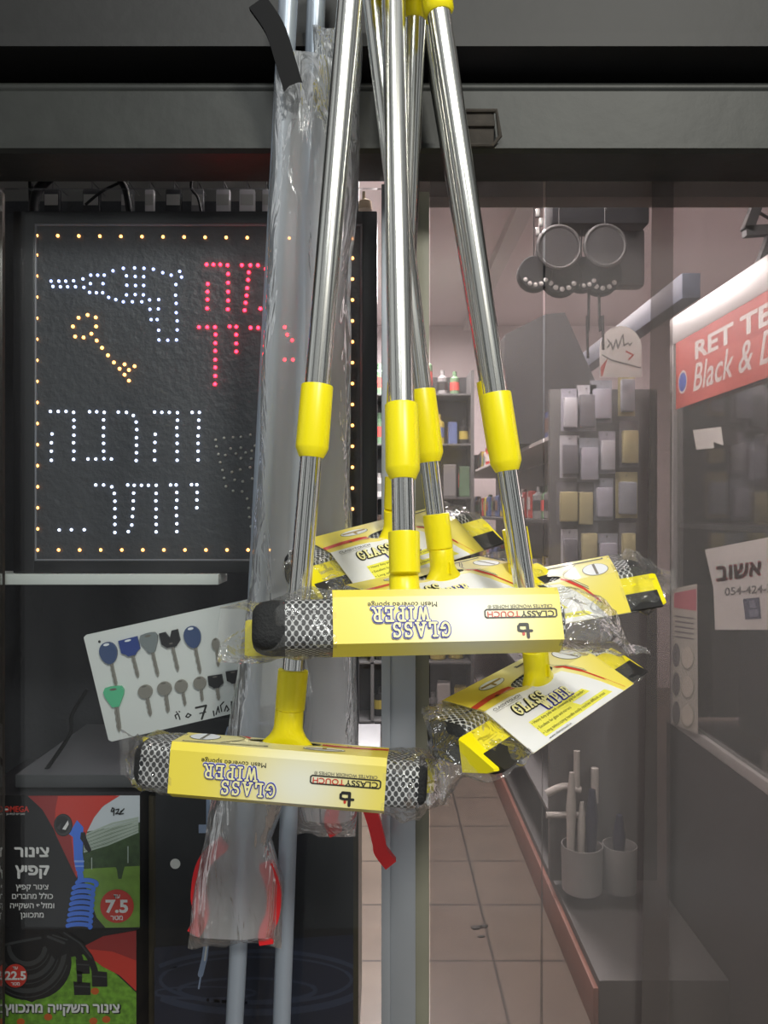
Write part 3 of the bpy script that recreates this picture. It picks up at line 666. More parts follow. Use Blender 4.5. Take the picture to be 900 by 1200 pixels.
key('bright green key alone at the lower left', (193, 455), (216, 630), (52, 50), 'tri', KGRN, 11)
key('round-headed metal key, first in the lower row', (347, 428), (372, 552), (36, 34), 'round', KMET, 10)
key('round-headed metal key, second in the lower row', (443, 412), (460, 535), (36, 34), 'round', KMET, 10)
key('round-headed metal key, third in the lower row', (527, 400), (546, 500), (32, 32), 'round', KMET, 8)
key('round-headed metal key, fourth in the lower row', (620, 385), (632, 478), (32, 32), 'round', KMET, 8)
key('black square-headed key right of the metal keys in the lower row', (700, 378), (714, 472), (36, 32), 'rect', KBLK, 9)
key('black square-headed key last in the lower row, beside the bag', (790, 355), (802, 440), (36, 32), 'rect', KBLK, 9)

# ---------------------------------------------------------------- display shelf, left-hand post, cartons
SHF = mat('shelf_grey', (.075, .078, .085), .45, var=.2, vscale=8)
tag(MB().bx(P(4, 0, 1.06).x, x0-.002, 1.0935, 1.358, z_(929, 1.0935)+.007, z_(908, 1.0935), .002).build('display_shelf', SHF), 'dark grey shelf inside the window above the cartons', 'shelf')
m = MB(); m.path(curve3([(102, 808), (84, 838), (82, 860), (52, 905)], 1.12), .003, 8); tag(m.build('cable', BSTRAP), 'thin dark cable trailing down behind the key board', 'cable')
def art(Y, sc, ox, oy):
    return lambda lay: (lambda x, y, lay=lay: P(ox+x/sc, oy+y/sc, Y)+Vector((0, -.00035*lay, 0)))
def up_text(mb, A, body, x, y, size, mi, **k):
    put_text(mb, body, lambda a, b: A(x+a, y-b), 0, 0, size, mi, **k)
BM = [mat('carton_black', (.012, .012, .014), .4), mat('carton_red', (.62, .045, .03), .4), mat('carton_darkred', (.33, .03, .03), .4), mat('carton_sky', (.60, .66, .72), .4),
      mat('carton_trees', (.045, .085, .03), .5, var=.7, vscale=90), mat('carton_grass', (.20, .36, .05), .5, var=.35, vscale=60), mat('carton_white', (.8, .8, .8), .4), mat('carton_blue', (.06, .20, .85), .35), mat('carton_lightblue', (.28, .45, .95), .35), mat('carton_grey', (.05, .052, .055), .4),
      mat('carton_leaf', (.16, .36, .03), .5, var=.95, vscale=110), mat('carton_spray', (.42, .50, .44), .5), mat('carton_orange', (.6, .12, .02), .5)]
YB = 1.075; A = art(YB, 5.294, 0, 920)
cz0, cz1 = z_(1088.5, YB), z_(932, YB)
m = MB(); m.bx(P(-30, 0, YB).x, P(163, 0, YB).x, YB, YB+.16, cz0, cz1, 0, 0)
a1 = A(1); m.poly([(720, 64), (868, 64), (868, 300), (520, 300), (560, 230), (620, 150)], a1, 3); m.poly([(868, 230), (868, 510), (510, 540), (500, 400), (530, 290)], A(1.4), 4); m.poly([(868, 500), (868, 880), (655, 884), (600, 820), (510, 560), (505, 520)], A(1.7), 5)
for k in range(16):
    yy = 215+k*11; m.stroke([(520, 310+k*7), (700-k*2, 225+k*9+10), (860, 200+k*6)], 2.2 if k % 3 else 4, A(2), 11, False)
m.stroke([(570, 450), (570, 520)], 3, A(2), 11); m.stroke([(795, 380), (795, 480)], 3, A(2), 11); m.poly([(700, 470), (745, 450), (775, 500), (755, 580), (735, 580), (725, 520)], A(2.2), 4)
m.poly([(175, 66), (745, 64), (640, 130), (585, 200), (545, 280), (505, 400), (478, 575), (440, 500), (340, 280), (265, 150)], A(2.5), 1)
m.poly([(175, 66), (362, 66), (345, 150), (340, 280), (265, 150)], A(2.9), 2); m.poly([(362, 66), (545, 66), (480, 150), (450, 250), (470, 560), (440, 500), (360, 320), (345, 150)], A(2.8), mi=1)
m.poly([(345, 300), (440, 300), (455, 420), (470, 555), (430, 480)], A(2.9), 2)
# spray gun and coil
m.poly([(430, 300), (480, 215), (520, 260), (515, 420), (522, 470), (522, 530), (500, 545), (475, 530), (462, 470), (455, 320)], A(4), 7); m.stroke([(468, 470), (520, 470)], 6, A(4.4), 8); m.stroke([(470, 500), (520, 500)], 4, A(4.4), 8)
m.poly([(505, 290), (530, 290), (540, 330), (570, 400), (555, 418), (530, 390), (515, 350), (500, 330)], A(4.3), 0)
for q, mi, l in (((395, 245, 58, 70), 0, 4.6), ((395, 245, 52, 64), 9, 5), ((390, 242, 42, 54), 0, 5.3)): m.poly(arc(*q, 0, 360, 24)[:-1], A(l), mi)
m.poly([(390, 270), (425, 215), (430, 240), (410, 275)], A(5.6), 6); m.poly([(355, 262), (385, 230), (375, 275)], A(5.6), 9)
m.stroke([(498, 540), (505, 575), (498, 590)], 18, A(4.6), 7)
for k in range(9):
    yy = 610+k*33; cx = 540-k*4; w = 66+k*1.5
    m.stroke(arc(cx-(k > 0)*16, yy, w*.95, 24-k, 200, 380, 14), 13, A(4.8+.1*k), 7); m.stroke(arc(cx-(k > 0)*16, yy-2, w*.93, 22-k, 215, 300, 8), 3.5, A(4.86+.1*k), 8)
m.poly(arc(728, 748, 104, 104, 0, 360, 30)[:-1], A(4), 1)
up_text(m, A(5), 'עד', 728, 697, 36, 6, rtl=True, bold=.02); up_text(m, A(5), '7.5', 728, 785, 108, 6, bold=.035, width=140); up_text(m, A(5), 'מטר', 728, 832, 42, 6, rtl=True, bold=.02)
up_text(m, A(5), 'צינור', 202, 440, 92, 6, rtl=True, bold=.035, width=208); up_text(m, A(5), 'קפיץ', 205, 552, 92, 6, rtl=True, bold=.035, width=205)
for k, (t, w, x) in enumerate((('צינור קפיץ', 200, 204), ('כולל מחברים', 252, 205), ('ומזלף השקייה', 272, 203), ('מתכוונן', 142, 204))): up_text(m, A(5), t, x, 643+k*58, 48, 6, rtl=True, bold=.015, width=w)
up_text(m, A(5), 'OMEGA', 105, 163, 50, 1, bold=.02, width=155); m.stroke([(8, 148), (50, 148)], 5, A(5.5), 6); up_text(m, A(5), 'מוצרים לבית וגן', 100, 182, 18, 6, rtl=True, width=115)
for pts in ([(692, 160), (700, 138), (712, 145), (702, 162), (692, 160)], [(712, 145), (708, 185)], [(722, 150), (740, 146), (736, 160), (720, 176), (746, 172)], [(772, 144), (742, 178)], [(742, 178), (768, 174)], [(768, 150), (750, 162)]): m.stroke(pts, 3.6, A(5), 0)
tag(m.build('carton', BM, smooth=0), 'upper hose carton with blue coiled hose and spray gun picture on black', 'carton')
A = art(YB, 5.294, 0, 1080)
m = MB(); m.bx(P(-30, 0, YB).x, P(160, 0, YB).x, YB, YB+.16, z_(1240, YB), cz0-.0006, 0, 0)
m.poly([(-160, 430), (0, 430), (200, 500), (400, 380), (440, 220), (530, 200), (650, 260), (846, 440), (846, 635), (-160, 635)], A(1), 10)
m.poly([(525, 150), (640, 90), (846, 54), (846, 430), (740, 330), (640, 280), (560, 220)], A(1.4), 1); m.poly([(525, 150), (640, 90), (846, 54), (846, 240), (700, 185), (560, 170)], A(1.7), 2)
m.poly(arc(200, 250, 245, 235, 0, 360, 40)[:-1], A(2), 0)
for k in range(6):
    m.stroke(arc(170, 170-k*4, 262-k*30, 300-k*38, 5, 175, 24), 15, A(2.5), 9 if k % 2 else 0); m.stroke(arc(170, 166-k*4, 262-k*30, 300-k*38, 20, 120, 24), 3, A(2.8), 9)
m.stroke([(0, 160), (120, 135), (270, 110)], 44, A(3), 0); m.stroke([(0, 148), (120, 122), (260, 96)], 8, A(3.3), 9); m.poly([(250, 80), (350, 60), (440, 130), (430, 190), (340, 230), (290, 160)], A(3.4), 0); m.stroke([(300, 90), (400, 130)], 8, A(3.6), 9); m.stroke([(330, 80), (420, 110)], 4, A(3.6), 9)
m.stroke([(430, 120), (470, 170), (500, 230)], 20, A(3.4), 0); m.stroke([(400, 70), (500, 140), (560, 220), (590, 300)], 20, A(3.2), 0); m.stroke([(400, 66), (500, 132), (568, 220)], 5, A(3.6), 9)
for c, w, h in (((515, 275), 42, 45), ((618, 350), 48, 50), ((510, 410), 52, 42), ((495, 340), 16, 40)): m.poly([(c[0]-w, c[1]-h), (c[0]+w, c[1]-h*.8), (c[0]+w*1.05, c[1]+h), (c[0]-w*.9, c[1]+h)], A(3.8), 0); m.stroke([(c[0]-w*.8, c[1]-h*.3), (c[0]+w*.9, c[1]-h*.2)], 4, A(4), 9)
for c in ((590, 430), (300, 590), (660, 605), (580, 615), (130, 620)): m.poly(arc(*c, 26, 22, 0, 360, 10)[:-1], A(1.8), 12)
m.poly(arc(100, 332, 78, 80, 0, 360, 28)[:-1], A(4), 0); m.poly(arc(100, 332, 71, 73, 0, 360, 28)[:-1], A(4.3), 1)
up_text(m, A(5), 'עד', 98, 292, 28, 6, rtl=True, bold=.02); up_text(m, A(5), '22.5', 100, 355, 72, 6, bold=.035, width=132); up_text(m, A(5), 'מטר', 100, 390, 30, 6, rtl=True, bold=.02)
up_text(m, A(4.6), 'צינור השקייה מתכווץ', 392, 562, 82, 0, rtl=True, bold=.06, width=716); up_text(m, A(5), 'צינור השקייה מתכווץ', 390, 558, 82, 6, rtl=True, bold=.03, width=708)
tag(m.build('carton', BM, smooth=0), 'lower hose carton with black coiled hose on grass picture', 'carton')
Y3 = 1.09; A = art(Y3, 1, 0, 0)
B3 = [mat('carton_navy_black', (.010, .011, .014), .3), mat('print_navy', (.016, .02, .04), .3), mat('print_slate', (.035, .045, .08), .3), mat('print_steelblue', (.30, .38, .55), .3), mat('print_dot', (.75, .75, .72), .4), mat('carton_edge', (.05, .04, .02), .5, var=.5, vscale=30)]
m = MB(); m.bx(P(182.5, 0, Y3).x, P(420, 0, Y3).x, Y3, Y3+.17, z_(1240, Y3), z_(934, Y3), 0, 0)
m.bx(P(182.5, 0, Y3).x, P(420, 0, Y3).x, Y3, Y3+.002, z_(934, Y3), z_(842, Y3), 0, 0)
m.poly([(181, 1110), (415, 1095), (415, 1230), (181, 1230)], A(1), 1)
for (cx, cy, rx, ry, w, mi) in ((300, 1150, 130, 36, 4, 2), (300, 1148, 112, 27, 2, 2), (290, 1160, 80, 14, 2.5, 2), (240, 1163, 60, 7, 1.5, 2), (300, 1170, 160, 46, 2, 1)):
    m.stroke([p for p in arc(cx, cy, rx, ry, -20, 200, 30) if 182 < p[0] < 419], w, A(1.6), mi, False); m.stroke([p for p in arc(cx, cy, rx, ry, 200, 340, 30) if 182 < p[0] < 419], w*.6, A(1.6), mi, False)
m.stroke([(264, 868), (268, 853), (300, 848), (330, 846)], 2, A(2), 3); m.stroke([(244, 880), (244, 984)], 2.2, A(2), 3); m.stroke([(247, 880), (247, 984)], .8, A(2.3), 4)
m.poly([(233, 966), (246, 966), (246, 976), (233, 976)], A(2.5), 3)
m.stroke([(243, 1095), (240, 1122), (235, 1142)], 3.2, A(2), 3); m.stroke([(244, 1095), (240, 1125)], 1, A(2.3), 4); m.stroke([(236, 1140), (233, 1158)], 1, A(2), 3)
m.poly(arc(205.5, 1012, 6, 6, 0, 360, 16)[:-1], A(2), 4)
m.poly([(414, 860), (420, 860), (420, 1235), (414, 1235)], A(2), 5)
tag(m.build('carton', B3, smooth=0), 'tall black carton with water drop and ripple picture behind the grey tubes', 'carton')
tag(MB().bx(-.3405, -.3265, 1.11, 1.30, z_(1240, 1.12), z_(930, 1.12), .002).build('carton', B3[5]), 'narrow brown carton edge squeezed between the hose cartons and black carton', 'carton')
# cables and hooks above the sign
for lab_, pts, r in (('thick black cable bending down to the sign\'s left corner', [(62, 205), (45, 222), (40, 240), (40, 262)], .007), ('straight black cable at the sign\'s top left', [(37, 190), (36, 215), (37, 250)], .0036), ('black cable looping down left of the sign\'s middle', [(136, 205), (147, 222), (152, 250)], .005), ('thin slanting wire above the sign', [(100, 240), (120, 224), (145, 212)], .002), ('thin hooked wire right of the sign\'s middle', [(226, 205), (224, 220), (232, 232), (236, 250)], .002)):
    m = MB(); m.path(curve3(pts, 1.115), r, 10); tag(m.build('cable', BSTRAP), lab_, 'cable')

# ---------------------------------------------------------------- PVC strip curtain
def strip(xa, xb, Y, label, wav, xbot=0):
    m = MB(); N, K = 12, 16; g = []
    for k in range(K+1):
        z = .03+(1.86-.03)*k/K; row = []
        for i in range(N+1):
            t = i/N; X = P(xa+(xb-xa)*t, 0, Y).x+xbot*(1-k/K)
            row.append((X, Y+.004*math.sin(t*math.pi)*wav+.0025*math.sin(z*4+t*3+xa)*(1-k/K), z))
        g.append(row)
    vs = [Vector(p) for row in g for p in row]+[Vector(p)+Vector((0, .002, 0)) for row in g for p in row]; o = (N+1)*(K+1); fs = []
    for k in range(K):
        for i in range(N):
            q = (k*(N+1)+i, k*(N+1)+i+1, (k+1)*(N+1)+i+1, (k+1)*(N+1)+i); fs += [q, tuple(o+z for z in q[::-1])]
    m.add(vs, fs); return tag(m.build('curtain_strip', PVC, None, 60, False), label, 'curtain strip', 'clear plastic door strips')
strip(504, 636.5, 1.085, 'clear plastic door strip nearest the metal post', 1)
strip(640, 790, 1.094, 'clear plastic door strip in the middle of the doorway', -1, -.012)
strip(765, 960, 1.073, 'clear plastic door strip at the right edge, overlapping its neighbour', 1, -.022)

exec_interior = True
# ---------------------------------------------------------------- shop interior
GREYM = mat('shop_grey', (.10, .10, .10), .5); DGREY = mat('shop_dark', (.014, .014, .016), .5); PALE = mat('shop_pale', (.5, .48, .46), .5); REDB = mat('banner_red', (.30, .045, .035), .5); BLUED = mat('dark_blue_board', (.05, .06, .09), .5, var=.6, vscale=25); WHT = mat('sign_white', (.42, .41, .39), .5)
# glass cabinet along the right side
XC = .9
gc = empty('glass_cabinet', Vector((XC, 2.0, .7)), 'tall glass-fronted display cabinet on the right with aluminium rails', 'cabinet')
m = MB(); m.bx(XC, XC+.03, 1.5, 2.42, 1.87, 1.955, .003); m.build('top_rail', mat('rail_aluminium', (.45, .44, .43), .4, .5), gc)
MB().bx(XC, XC+.03, 1.5, 2.42, .685, .715, .003).build('bottom_rail', MATS['rail_aluminium'], gc)
MB().bx(XC, XC+.03, 2.39, 2.42, .715, 1.87, .002).build('post', MATS['rail_aluminium'], gc)
MB().bx(XC+.012, XC+.016, 1.5, 2.39, .715, 1.87).build('pane', GLASS, gc)
MB().bx(XC+.02, XC+.5, 2.43, 2.45, .7, 1.95).bx(XC+.5, XC+.52, 1.5, 2.45, .7, 1.95).bx(XC+.02, XC+.5, 1.5, 2.44, 1.30, 1.315).build('carcass', GREYM, gc)
MB().bx(XC, XC+.5, 1.45, 2.45, 0, .684, .004).build('base', DGREY, gc)
for p, q in (((838, 328), (845, 322)), ((872, 330), (880, 335))):
    pass
def PX(px, py, d=0):
    Yq = (XC-.003-d)*900/(px-450); return Vector((XC-.003-d, Yq, CH-(py-600)/900*Yq))
# red banner on the pane
BX = XC-.002
def bmap(Yv, z, d=0): return Vector((BX-d, Yv, z))
m = MB(); m.bx(BX-.001, BX, 1.5, 2.36, 1.665, 1.868)
T = lambda x, y: bmap(2.36-x, 1.665+y, .0016)
m.poly([(0, 0), (.86, 0), (.86, .1), (.45, .11), (.25, .13), (.06, .2), (.03, .2)], lambda x, y: bmap(2.36-x, 1.665+y, .0013), 3)
put_text(m, 'Black & Decker', T, .125, .035, .11, 1, align='LEFT', shear=.25, bold=.01, width=.76)
put_text(m, 'RET TEMK', T, .14, .125, .07, 1, align='LEFT', bold=.03, width=.66)
m.poly(arc(.055, .075, .035, .035, 0, 360, 20)[:-1], T, 1); m.poly(arc(.055, .075, .028, .028, 0, 360, 20)[:-1], lambda x, y: bmap(2.36-x, 1.665+y, .0022), 2)
tag(m.build('banner', [REDB, WHT, mat('banner_blue', (.06, .09, .3), .5), mat('banner_lightred', (.36, .08, .065), .5)], smooth=0), 'red banner with white slanted lettering on the cabinet glass', 'banner')
# hanging white notice with red heading and telephone number
m = MB(); NY = lambda x, y: PX(x, y)
m.prism([(826, 644), (960, 618), (960, 738), (838, 738), (836, 690)], lambda x, y, d: PX(x, y, d), .0, .002)
put_text(m, 'ץ אשוב', lambda a, b: PX(839+a, 681-b-a*.14, .003), 0, 0, 27, 1, align='LEFT', rtl=True, bold=.03, width=72)
put_text(m, '054-424-73', lambda a, b: PX(849+a, 698-b-a*.08, .003), 0, 0, 13, 2, align='LEFT', bold=.02, width=62)
m.poly([(870.5, 702), (890, 700), (892, 725), (873.5, 726)], lambda x, y: PX(x, y, .003), 3); m.poly([(878, 704), (884, 703), (886, 712), (879, 713)], lambda x, y: PX(x, y, .0036), 4); m.poly([(877, 715), (888, 714), (889, 722), (879, 723)], lambda x, y: PX(x, y, .0036), 4)
tag(m.build('notice', [WHT, mat('notice_red', (.5, .12, .13), .5), GREYM, mat('notice_navy', (.05, .055, .09), .5), mat('notice_slate', (.14, .15, .2), .5)], smooth=0), 'white hanging notice with red Hebrew heading and telephone number', 'notice')
# tall card of round buttons
m = MB(); YQ = 2.2
m.prism([(788, 690), (817, 684), (818, 860), (788, 848)], lambda x, y, d: PX(x, y, d), 0, .003)
Q = lambda x, y: PX(x, y, .0038)
m.poly([(790, 695), (816, 690), (816, 716), (790, 712)], Q, 1)
for k in range(5): m.stroke([(791, 722+k*6), (813, 725+k*6)], .9, Q, 2, False)
for r_ in range(3):
    m.poly(arc(806, 772+r_*34, 8, 14, 0, 360, 18)[:-1], Q, 3); m.poly(arc(788.5+4, 768+r_*34, 4.5, 14, 0, 360, 18)[:-1], Q, 2)
    m.poly(arc(805.5, 770.5+r_*34, 7, 12.5, 0, 360, 18)[:-1], lambda x, y: PX(x, y, .0044), 4)
tag(m.build('sample_card', [mat('card_pale', (.34, .33, .29), .5), mat('card_red', (.36, .1, .12), .5), mat('card_dark', (.1, .1, .1), .5), mat('card_shade', (.2, .19, .16), .5), mat('card_button', (.42, .40, .34), .5)], smooth=0), 'tall narrow card with a red top and rows of round samples', 'card')
# taped paper on the cabinet
m = MB(); m.prism([(812, 504), (845, 500), (848, 522), (836, 518), (837, 525), (816, 527)], lambda x, y, d: PX(x, y, d), 0, .001); tag(m.build('paper_slip', WHT, smooth=0), 'small torn white paper slip below the red banner', 'paper')
# dark blue board on top of the cabinet row
tag(MB().bx(.885, .94, 2.28, 3.6, 1.985, 2.06, .003).build('valance_board', BLUED), 'long dark blue board running back above the cabinet', 'board')
# black metal bracket at the ceiling
m = MB(); 
for pts in ([(897, 212), (875, 271)], [(872, 272), (930, 268)], [(905, 275), (890, 316)]):
    m.path([P(*pts[0], 1.9), P(*pts[1], 1.9)], 0, flat=(.012, .012))
m.path(curve3([(875, 230), (884, 245), (905, 258)], 1.9), .004, 8); tag(m.build('bracket', DGREY, smooth=30), 'dark angled metal bracket hanging at the top right', 'bracket')
# hanging stock: black perforated discs and rings
YH = 2.0
tag(MB().box(P(698, 250, YH+.02), (.25, .10, .09), None, .006).path([P(698, 250, YH+.02), Vector((P(698, 250, YH+.02).x, YH+.02, 2.781))], .003, 6).build('hanging_case', mat('case_black', (.008, .009, .011), .85, spec=.2)), 'black hanging case at the top of the doorway', 'case')
for k, (x, y, r, lab_) in enumerate(((626, 322, 20, 'black perforated disc hanging left of the strip gap'), (657, 325, 23, 'black perforated disc just right of the strip gap'), (682, 323, 20, 'black perforated disc, third in the hanging row'), (704, 324, 23, 'black perforated disc at the right of the hanging row'))):
    c = P(x, y, YH-.01+.006*k); R0 = r/900*YH; m = MB()
    m.path([c+Vector((0, -.02, 0)), c+Vector((0, -.016, 0)), c+Vector((0, .012, 0)), c+Vector((0, .016, 0))], [R0*.93, R0, R0, R0*.93], 28)
    for j in range(5):
        an = math.radians(215+j*27); m.sphere(c+Vector((R0*.72*math.cos(an), -.021, R0*.72*math.sin(an))), R0*.13, 8, 5, (1, .3, 1), 1)
    m.path([c+Vector((0, .004, R0*.9)), Vector((c.x, c.y+.004, 2.781))], .0015, 6)
    tag(m.build('perforated_disc', [MATS['case_black'], WHT]), lab_, 'disc', 'black discs hanging in the doorway')
for x, y, r, lab_ in ((655, 290, 24, 'grey ring-shaped wheel on the left of the hanging case'), (709, 288, 23, 'grey ring-shaped wheel on the right of the hanging case')):
    c = P(x, y, YH-.05); R0 = r/900*YH; m = MB(); 
    m.path([c+Vector((R0*math.cos(2*math.pi*q/30), 0, R0*math.sin(2*math.pi*q/30))) for q in range(31)], .006, 8, False)
    m.path([c+Vector((0, 0, R0)), Vector((c.x, c.y, 2.781))], .0015, 6)
    w = m.build('wheel', mat('wheel_grey', (.035, .035, .035), .6), loc=c); tag(w, lab_, 'wheel', 'ring wheels hanging in the doorway')
    m = MB(); m.path([c+Vector((0, -.004, 0)), c+Vector((0, .004, 0))], R0*.9, 28); m.build('disc', mat('wheel_face', (.012, .012, .013), .7), w)
tag(MB().box(P(722, 305, YH+.05), (.14, .05, .15), None, .01).path([P(722, 305, YH+.05), Vector((P(722, 305, YH+.05).x, YH+.05, 2.781))], .002, 6).build('hanging_bag', mat('bag_black', (.012, .012, .014), .6)), 'dark hanging bag behind the black discs', 'bag')
for pts, lab_ in (([(690, -160), (690, 345), (688, 370), (689, 420)], 'thin cord hanging left below the discs'), ([(702, -160), (702, 345), (706, 370), (707, 410)], 'thin cord hanging right below the discs')):
    m = MB(); m.path(curve3(pts, YH), .0035, 8); tag(m.build('cord', DGREY), lab_, 'cord')
m = MB(); 
for k in range(8): m.box(P(630+(k % 2)*4, 228+k*11, YH-.02), (.012, .01, .022), None, .003)
tag(m.build('chain', mat('chain_steel', (.3, .3, .3), .3, .8)), 'steel chain hanging beside the strip gap', 'chain')
# ceiling conduit and beam
tag(MB().bx(.60, .68, 2.2, 5.8, 2.72, 2.781, .003).build('cable_tray', PALE), 'pale cable tray running back under the ceiling', 'tray')
# arched white sign with scrawled lettering
YA = 2.35
m = MB(); m.prism([(703, 442), (703, 408)]+[(727.5-24.5*math.cos(math.pi*k/14), 408-26*math.sin(math.pi*k/14)) for k in range(1, 14)]+[(752, 408), (752, 442)], lambda x, y, d: P(x, y, YA)+Vector((0, d, 0)), 0, .004)
Q = lambda x, y: P(x, y, YA)+Vector((0, -.0008, 0))
for pts in ([(712, 407), (716, 402), (718, 410), (722, 398), (724, 408), (730, 392), (731, 405), (736, 402), (738, 405), (740, 402)], [(706, 416), (716, 422), (735, 427), (750, 431)], [(712, 398), (717, 405)]): m.stroke(pts, .8, Q, 1)
m.stroke([(734, 412), (742, 416), (737, 421)], 1, Q, 2); m.poly([(690+14, 430), (712, 420), (706, 441), (704, 441)], Q, 2)
tag(m.build('arched_sign', [WHT, GREYM, REDB], smooth=0), 'white arched sign with scrawled lettering beside the overlap of strips', 'sign')
# rack end with blister packs
rk = empty('display_rack', Vector((.72, 2.55, 0)), 'dark steel display rack standing in the middle of the shop', 'rack')
MB().bx(.54, .89, 2.5, 2.53, .15, 1.75, .003).build('end_panel', GREYM, rk)
MB().bx(.56, .90, 2.0, 5.5, 0, .13, .004).build('base', mat('base_grey', (.045, .045, .044), .5), rk)
MB().bx(.545, .559, 2.0, 5.5, 0, .11, .002).build('kickboard', mat('kick_red', (.2, .075, .05), .5), rk)
MB().bx(.80, .82, 2.54, 5.5, .1, 1.59).build('back_panel', GREYM, rk)
for z in (.35, .72, 1.05, 1.32, 1.60): MB().bx(.55, .80, 2.54, 5.5, z-.01, z+.004, .001).build('shelf', PALE if z > 1.5 else GREYM, rk)
pal = [mat('pack_%s' % n, c, .4, var=.25, vscale=20) for n, c in (('slate', (.36, .36, .42)), ('mist', (.5, .5, .54)), ('smoke', (.16, .16, .18)), ('olive', (.42, .38, .2)), ('steel', (.3, .32, .36)))]
spots = [(668, 480, 0), (688, 478, 1), (705, 470, 4), (735, 460, 3), (668, 535, 1), (690, 540, 4), (712, 530, 0), (738, 520, 2), (666, 590, 2), (686, 592, 2), (708, 585, 4), (735, 580, 3), (668, 645, 1), (690, 640, 2), (712, 650, 4), (736, 640, 2)]
for k, (x, y, c) in enumerate(spots):
    m = MB(); cc = P(x, y, 2.44); w, h = .054+.008*(k % 3), .135+.012*(k % 2)
    m.box(cc+Vector((0, .008, 0)), (w, .002, h), None, 0, 0); m.box(cc+Vector((0, -.004, -.01)), (w*.8, .022, h*.7), None, .006, 1); m.path([cc+Vector((0, .006, h*.42)), cc+Vector((0, .058, h*.42))], .003, 6, True, 2)
    row = ['top', 'second', 'third', 'bottom'][k//4]; colm = ['first', 'second', 'third', 'last'][k % 4]
    tag(m.build('blister_pack', [pal[c], pal[(c+1) % 5], GREYM], smooth=30), 'hanging blister pack, %s from the left in the %s row of the rack end' % (colm, row), 'blister pack', 'blister packs on the rack end')
# two grey pots of hand tools at the rack end
POT = mat('pot_grey', (.22, .215, .21), .5); HW = mat('handle_pale', (.42, .40, .37), .5); HB = mat('handle_navy', (.03, .035, .06), .4)
for x, w, lab_ in ((682, 24, 'left grey metal pot of tools low in the doorway'), (726, 20, 'right grey metal pot of tools low in the doorway')):
    m = MB(); cc = P(x, 1042, 2.4); r = w/900*2.4; n = 28
    m.loft([[cc+Vector((q*math.cos(2*math.pi*k/n), q*math.sin(2*math.pi*k/n), z)) for k in range(n)] for z, q in ((0, r*.92), (.002, r*.95), (.14, r), (.14, r*.94), (.01, r*.9))]); tag(m.build('tool_pot', POT), lab_, 'pot', 'grey pots of tools')
for x, y, w, hgt, mt, lab_ in ((668, 905, 6, .28, HW, 'pale flat tool standing in the left pot'), (692, 925, 8, .24, HB, 'navy handled tool in the left pot'), (680, 940, 5, .2, HW, 'short pale tool in the left pot'), (724, 955, 8, .22, HB, 'dark looped pliers in the right pot')):
    m = MB(); c0 = P(x, 1035, 2.4); c1 = P(x+2, y, 2.4); m.path([c0, c0.lerp(c1, .5), c0.lerp(c1, .7), c1], [w*.0015, w*.0022, w*.0026, w*.0012], 10); tag(m.build('hand_tool', mt), lab_, 'hand tool', 'tools in the pots')
m = MB()
m.path(curve3([(640, 930), (660, 922), (680, 926)], 2.45), .012, 10); m.path(curve3([(676, 880), (676, 925)], 2.45), .01, 10); m.path(curve3([(697, 900), (697, 940)], 2.45), .012, 10); m.path(curve3([(640, 955), (690, 955)], 2.45), .01, 10)
tag(m.build('white_clamp', HW), 'pale plastic clamp hanging above the grey pots', 'clamp')
# dark hooded machine seen behind the strips
m = MB(); m.prism([(588, 520), (592, 392), (640, 368), (662, 366), (700, 452), (692, 520)], lambda x, y, d: P(x, y, 2.9)+Vector((0, d, 0)), 0, .3)
tag(m.build('machine', mat('machine_grey', (.03, .03, .033), .5, var=.3, vscale=10), smooth=0), 'dark grey hooded machine high behind the strip gap', 'machine')
# small goods along the shelves (individual pieces)
gcols = [mat('goods_%s' % n, c, .4) for n, c in (('red', (.5, .06, .05)), ('white', (.6, .58, .56)), ('grey', (.2, .2, .2)), ('black', (.03, .03, .03)), ('yellow', (.5, .4, .08)), ('blue', (.1, .14, .3)), ('brown', (.2, .13, .1)), ('green', (.1, .18, .1)))]
gm = []
for c in range(8):
    for s in range(2):
        m = MB()
        if s: m.box((0, 0, .055), (.05, .06, .11), None, .006); m.box((-.026, 0, .06), (.003, .04, .05), None, 0, 1)
        else: m.path([Vector((0, 0, z)) for z in (0, .003, .09, .1, .102, .125)], [.024, .027, .027, .013, .012, .012], 12); m.path([Vector((0, 0, .03)), Vector((0, 0, .07))], .0276, 12, False, 1)
        me = bpy.data.meshes.new('shelf_item'); me.from_pydata([tuple(v) for v in m.v], [], m.f); me.materials.append(gcols[c]); me.materials.append(gcols[(c+1) % 8]); me.polygons.foreach_set('material_index', m.mi); gm.append(me)
for z in (.72, 1.05, 1.32, 1.60):
    y = 2.62
    while y < 5.4:
        if z == 1.60 and 2.82 < y < 3.26: y += .1; continue
        o = bpy.data.objects.new('shelf_item', R_.choice(gm)); COL.objects.link(o); o.location = (.60+R_.random()*.02, y, z+.0045); o.rotation_euler = (0, 0, R_.uniform(-.15, .15))
        tag(o, 'small packaged item standing on the shelves deep in the shop', 'shop goods', 'goods on the shelves deep in the shop'); y += .075+R_.random()*.03

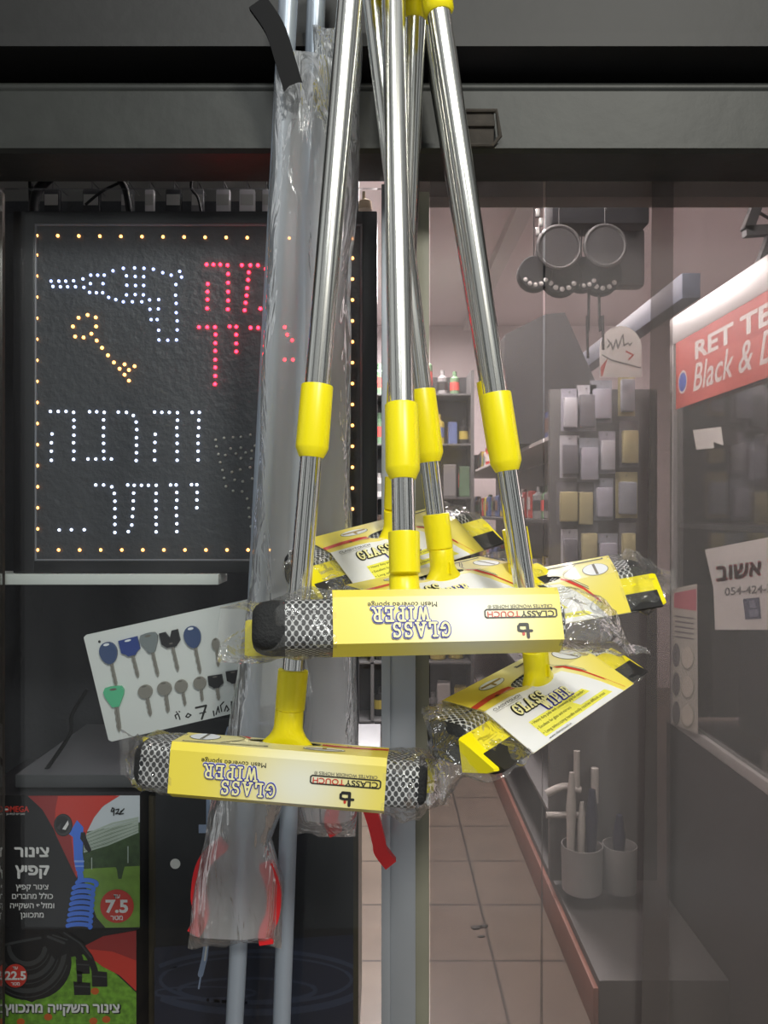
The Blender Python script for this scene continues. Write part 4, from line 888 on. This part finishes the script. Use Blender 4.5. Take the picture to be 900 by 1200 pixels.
# tall goods shelving closing the far end of the aisle
bs = empty('goods_shelving', Vector((0, 4.7, 0)), 'tall shelving of assorted goods closing the far end of the shop aisle', 'shelving')
MB().bx(-.7, .54, 4.85, 4.88, 0, 2.2).build('back_panel', DGREY, bs)
for x in (-.7, -.08, .52): MB().bx(x, x+.02, 4.6, 4.85, 0, 2.2).build('upright', GREYM, bs)
for z in (.1, .45, .8, 1.12, 1.44, 1.76, 2.06): MB().bx(-.68, .52, 4.6, 4.85, z-.012, z, .001).build('shelf', GREYM, bs)
for z in (.1, .45, .8, 1.12, 1.44, 1.76, 2.06):
    x = -.03
    while x < .50:
        o = bpy.data.objects.new('shelf_item', R_.choice(gm)); COL.objects.link(o); k = R_.uniform(1.0, 1.9); o.scale = (k, k, min(k*1.15, 2.1)); o.location = (x, 4.70+R_.random()*.05, z+.0005)
        o.rotation_euler = (0, 0, R_.uniform(-.2, .2)); tag(o, 'assorted packaged item on the tall shelving at the end of the aisle', 'shop goods', 'goods on the shelving at the end of the aisle'); x += .055*k+.012

# tool cases on the cabinet shelf and floor of the glass cabinet
for Yc, zc, w, h, lab_ in ((1.95, 1.316, .2, .16, 'dark tool case on the upper shelf of the glass cabinet, nearer end'), (2.24, 1.316, .16, .24, 'dark tool case on the upper shelf of the glass cabinet, farther end'), (2.15, .716, .22, .3, 'dark tool case on the floor of the glass cabinet')):
    m = MB(); m.box((XC+.2, Yc, zc+h/2), (.12, w, h*.98), None, .01); m.path([Vector((XC+.2, Yc-.03, zc+h*.98)), Vector((XC+.2, Yc-.025, zc+h+.02)), Vector((XC+.2, Yc+.025, zc+h+.02)), Vector((XC+.2, Yc+.03, zc+h*.98))], .006, 8)
    tag(m.build('tool_case', mat('case_grey', (.06, .065, .075), .5)), lab_, 'case', 'tool cases in the cabinet')

# row of clear packets hanging behind the top of the sign
for k, (x, w, c) in enumerate(((62, 20, 2), (108, 22, 2), (150, 16, 0), (176, 12, 1), (204, 20, 2), (232, 16, 0), (262, 18, 1), (290, 20, 1), (312, 10, 1))):
    m = MB(); cc = P(x, 240, 1.30); m.box(cc, (w*.00135, .012, .05), None, .004, 0); m.box(cc+Vector((0, -.0066, .006)), (w*.0011, .001, .018), None, 0, 1); m.path([cc+Vector((0, 0, .02)), cc+Vector((0, .0, .04)), cc+Vector((0, .0595, .04))], .0012, 6, True, 2)
    tag(m.build('clear_packet', [mat('packet_%d' % c, ((.2, .2, .21), (.62, .6, .62), (.05, .05, .055))[c], .15), WHT, GREYM], smooth=30), 'small glossy packet, %s from the left in the row above the LED sign' % ('first second third fourth fifth sixth seventh eighth last'.split()[k]), 'packet', 'packets hanging above the sign')

m = MB(); c = Vector((.297, 2.49, .003)); m.sphere(c, .014, 8, 5, (1.2, .7, .4)); m.sphere(c+Vector((.03, .01, 0)), .013, 8, 5, (1, .7, .4)); m.sphere(c+Vector((.012, -.05, -.001)), .010, 8, 5, (1.3, .6, .3)); m.path([c, c+Vector((.03, .01, 0))], .005, 6)
tag(m.build('rubber_offcut', BLACKR), 'small black scrap lying on the floor tiles in the doorway', 'scrap')
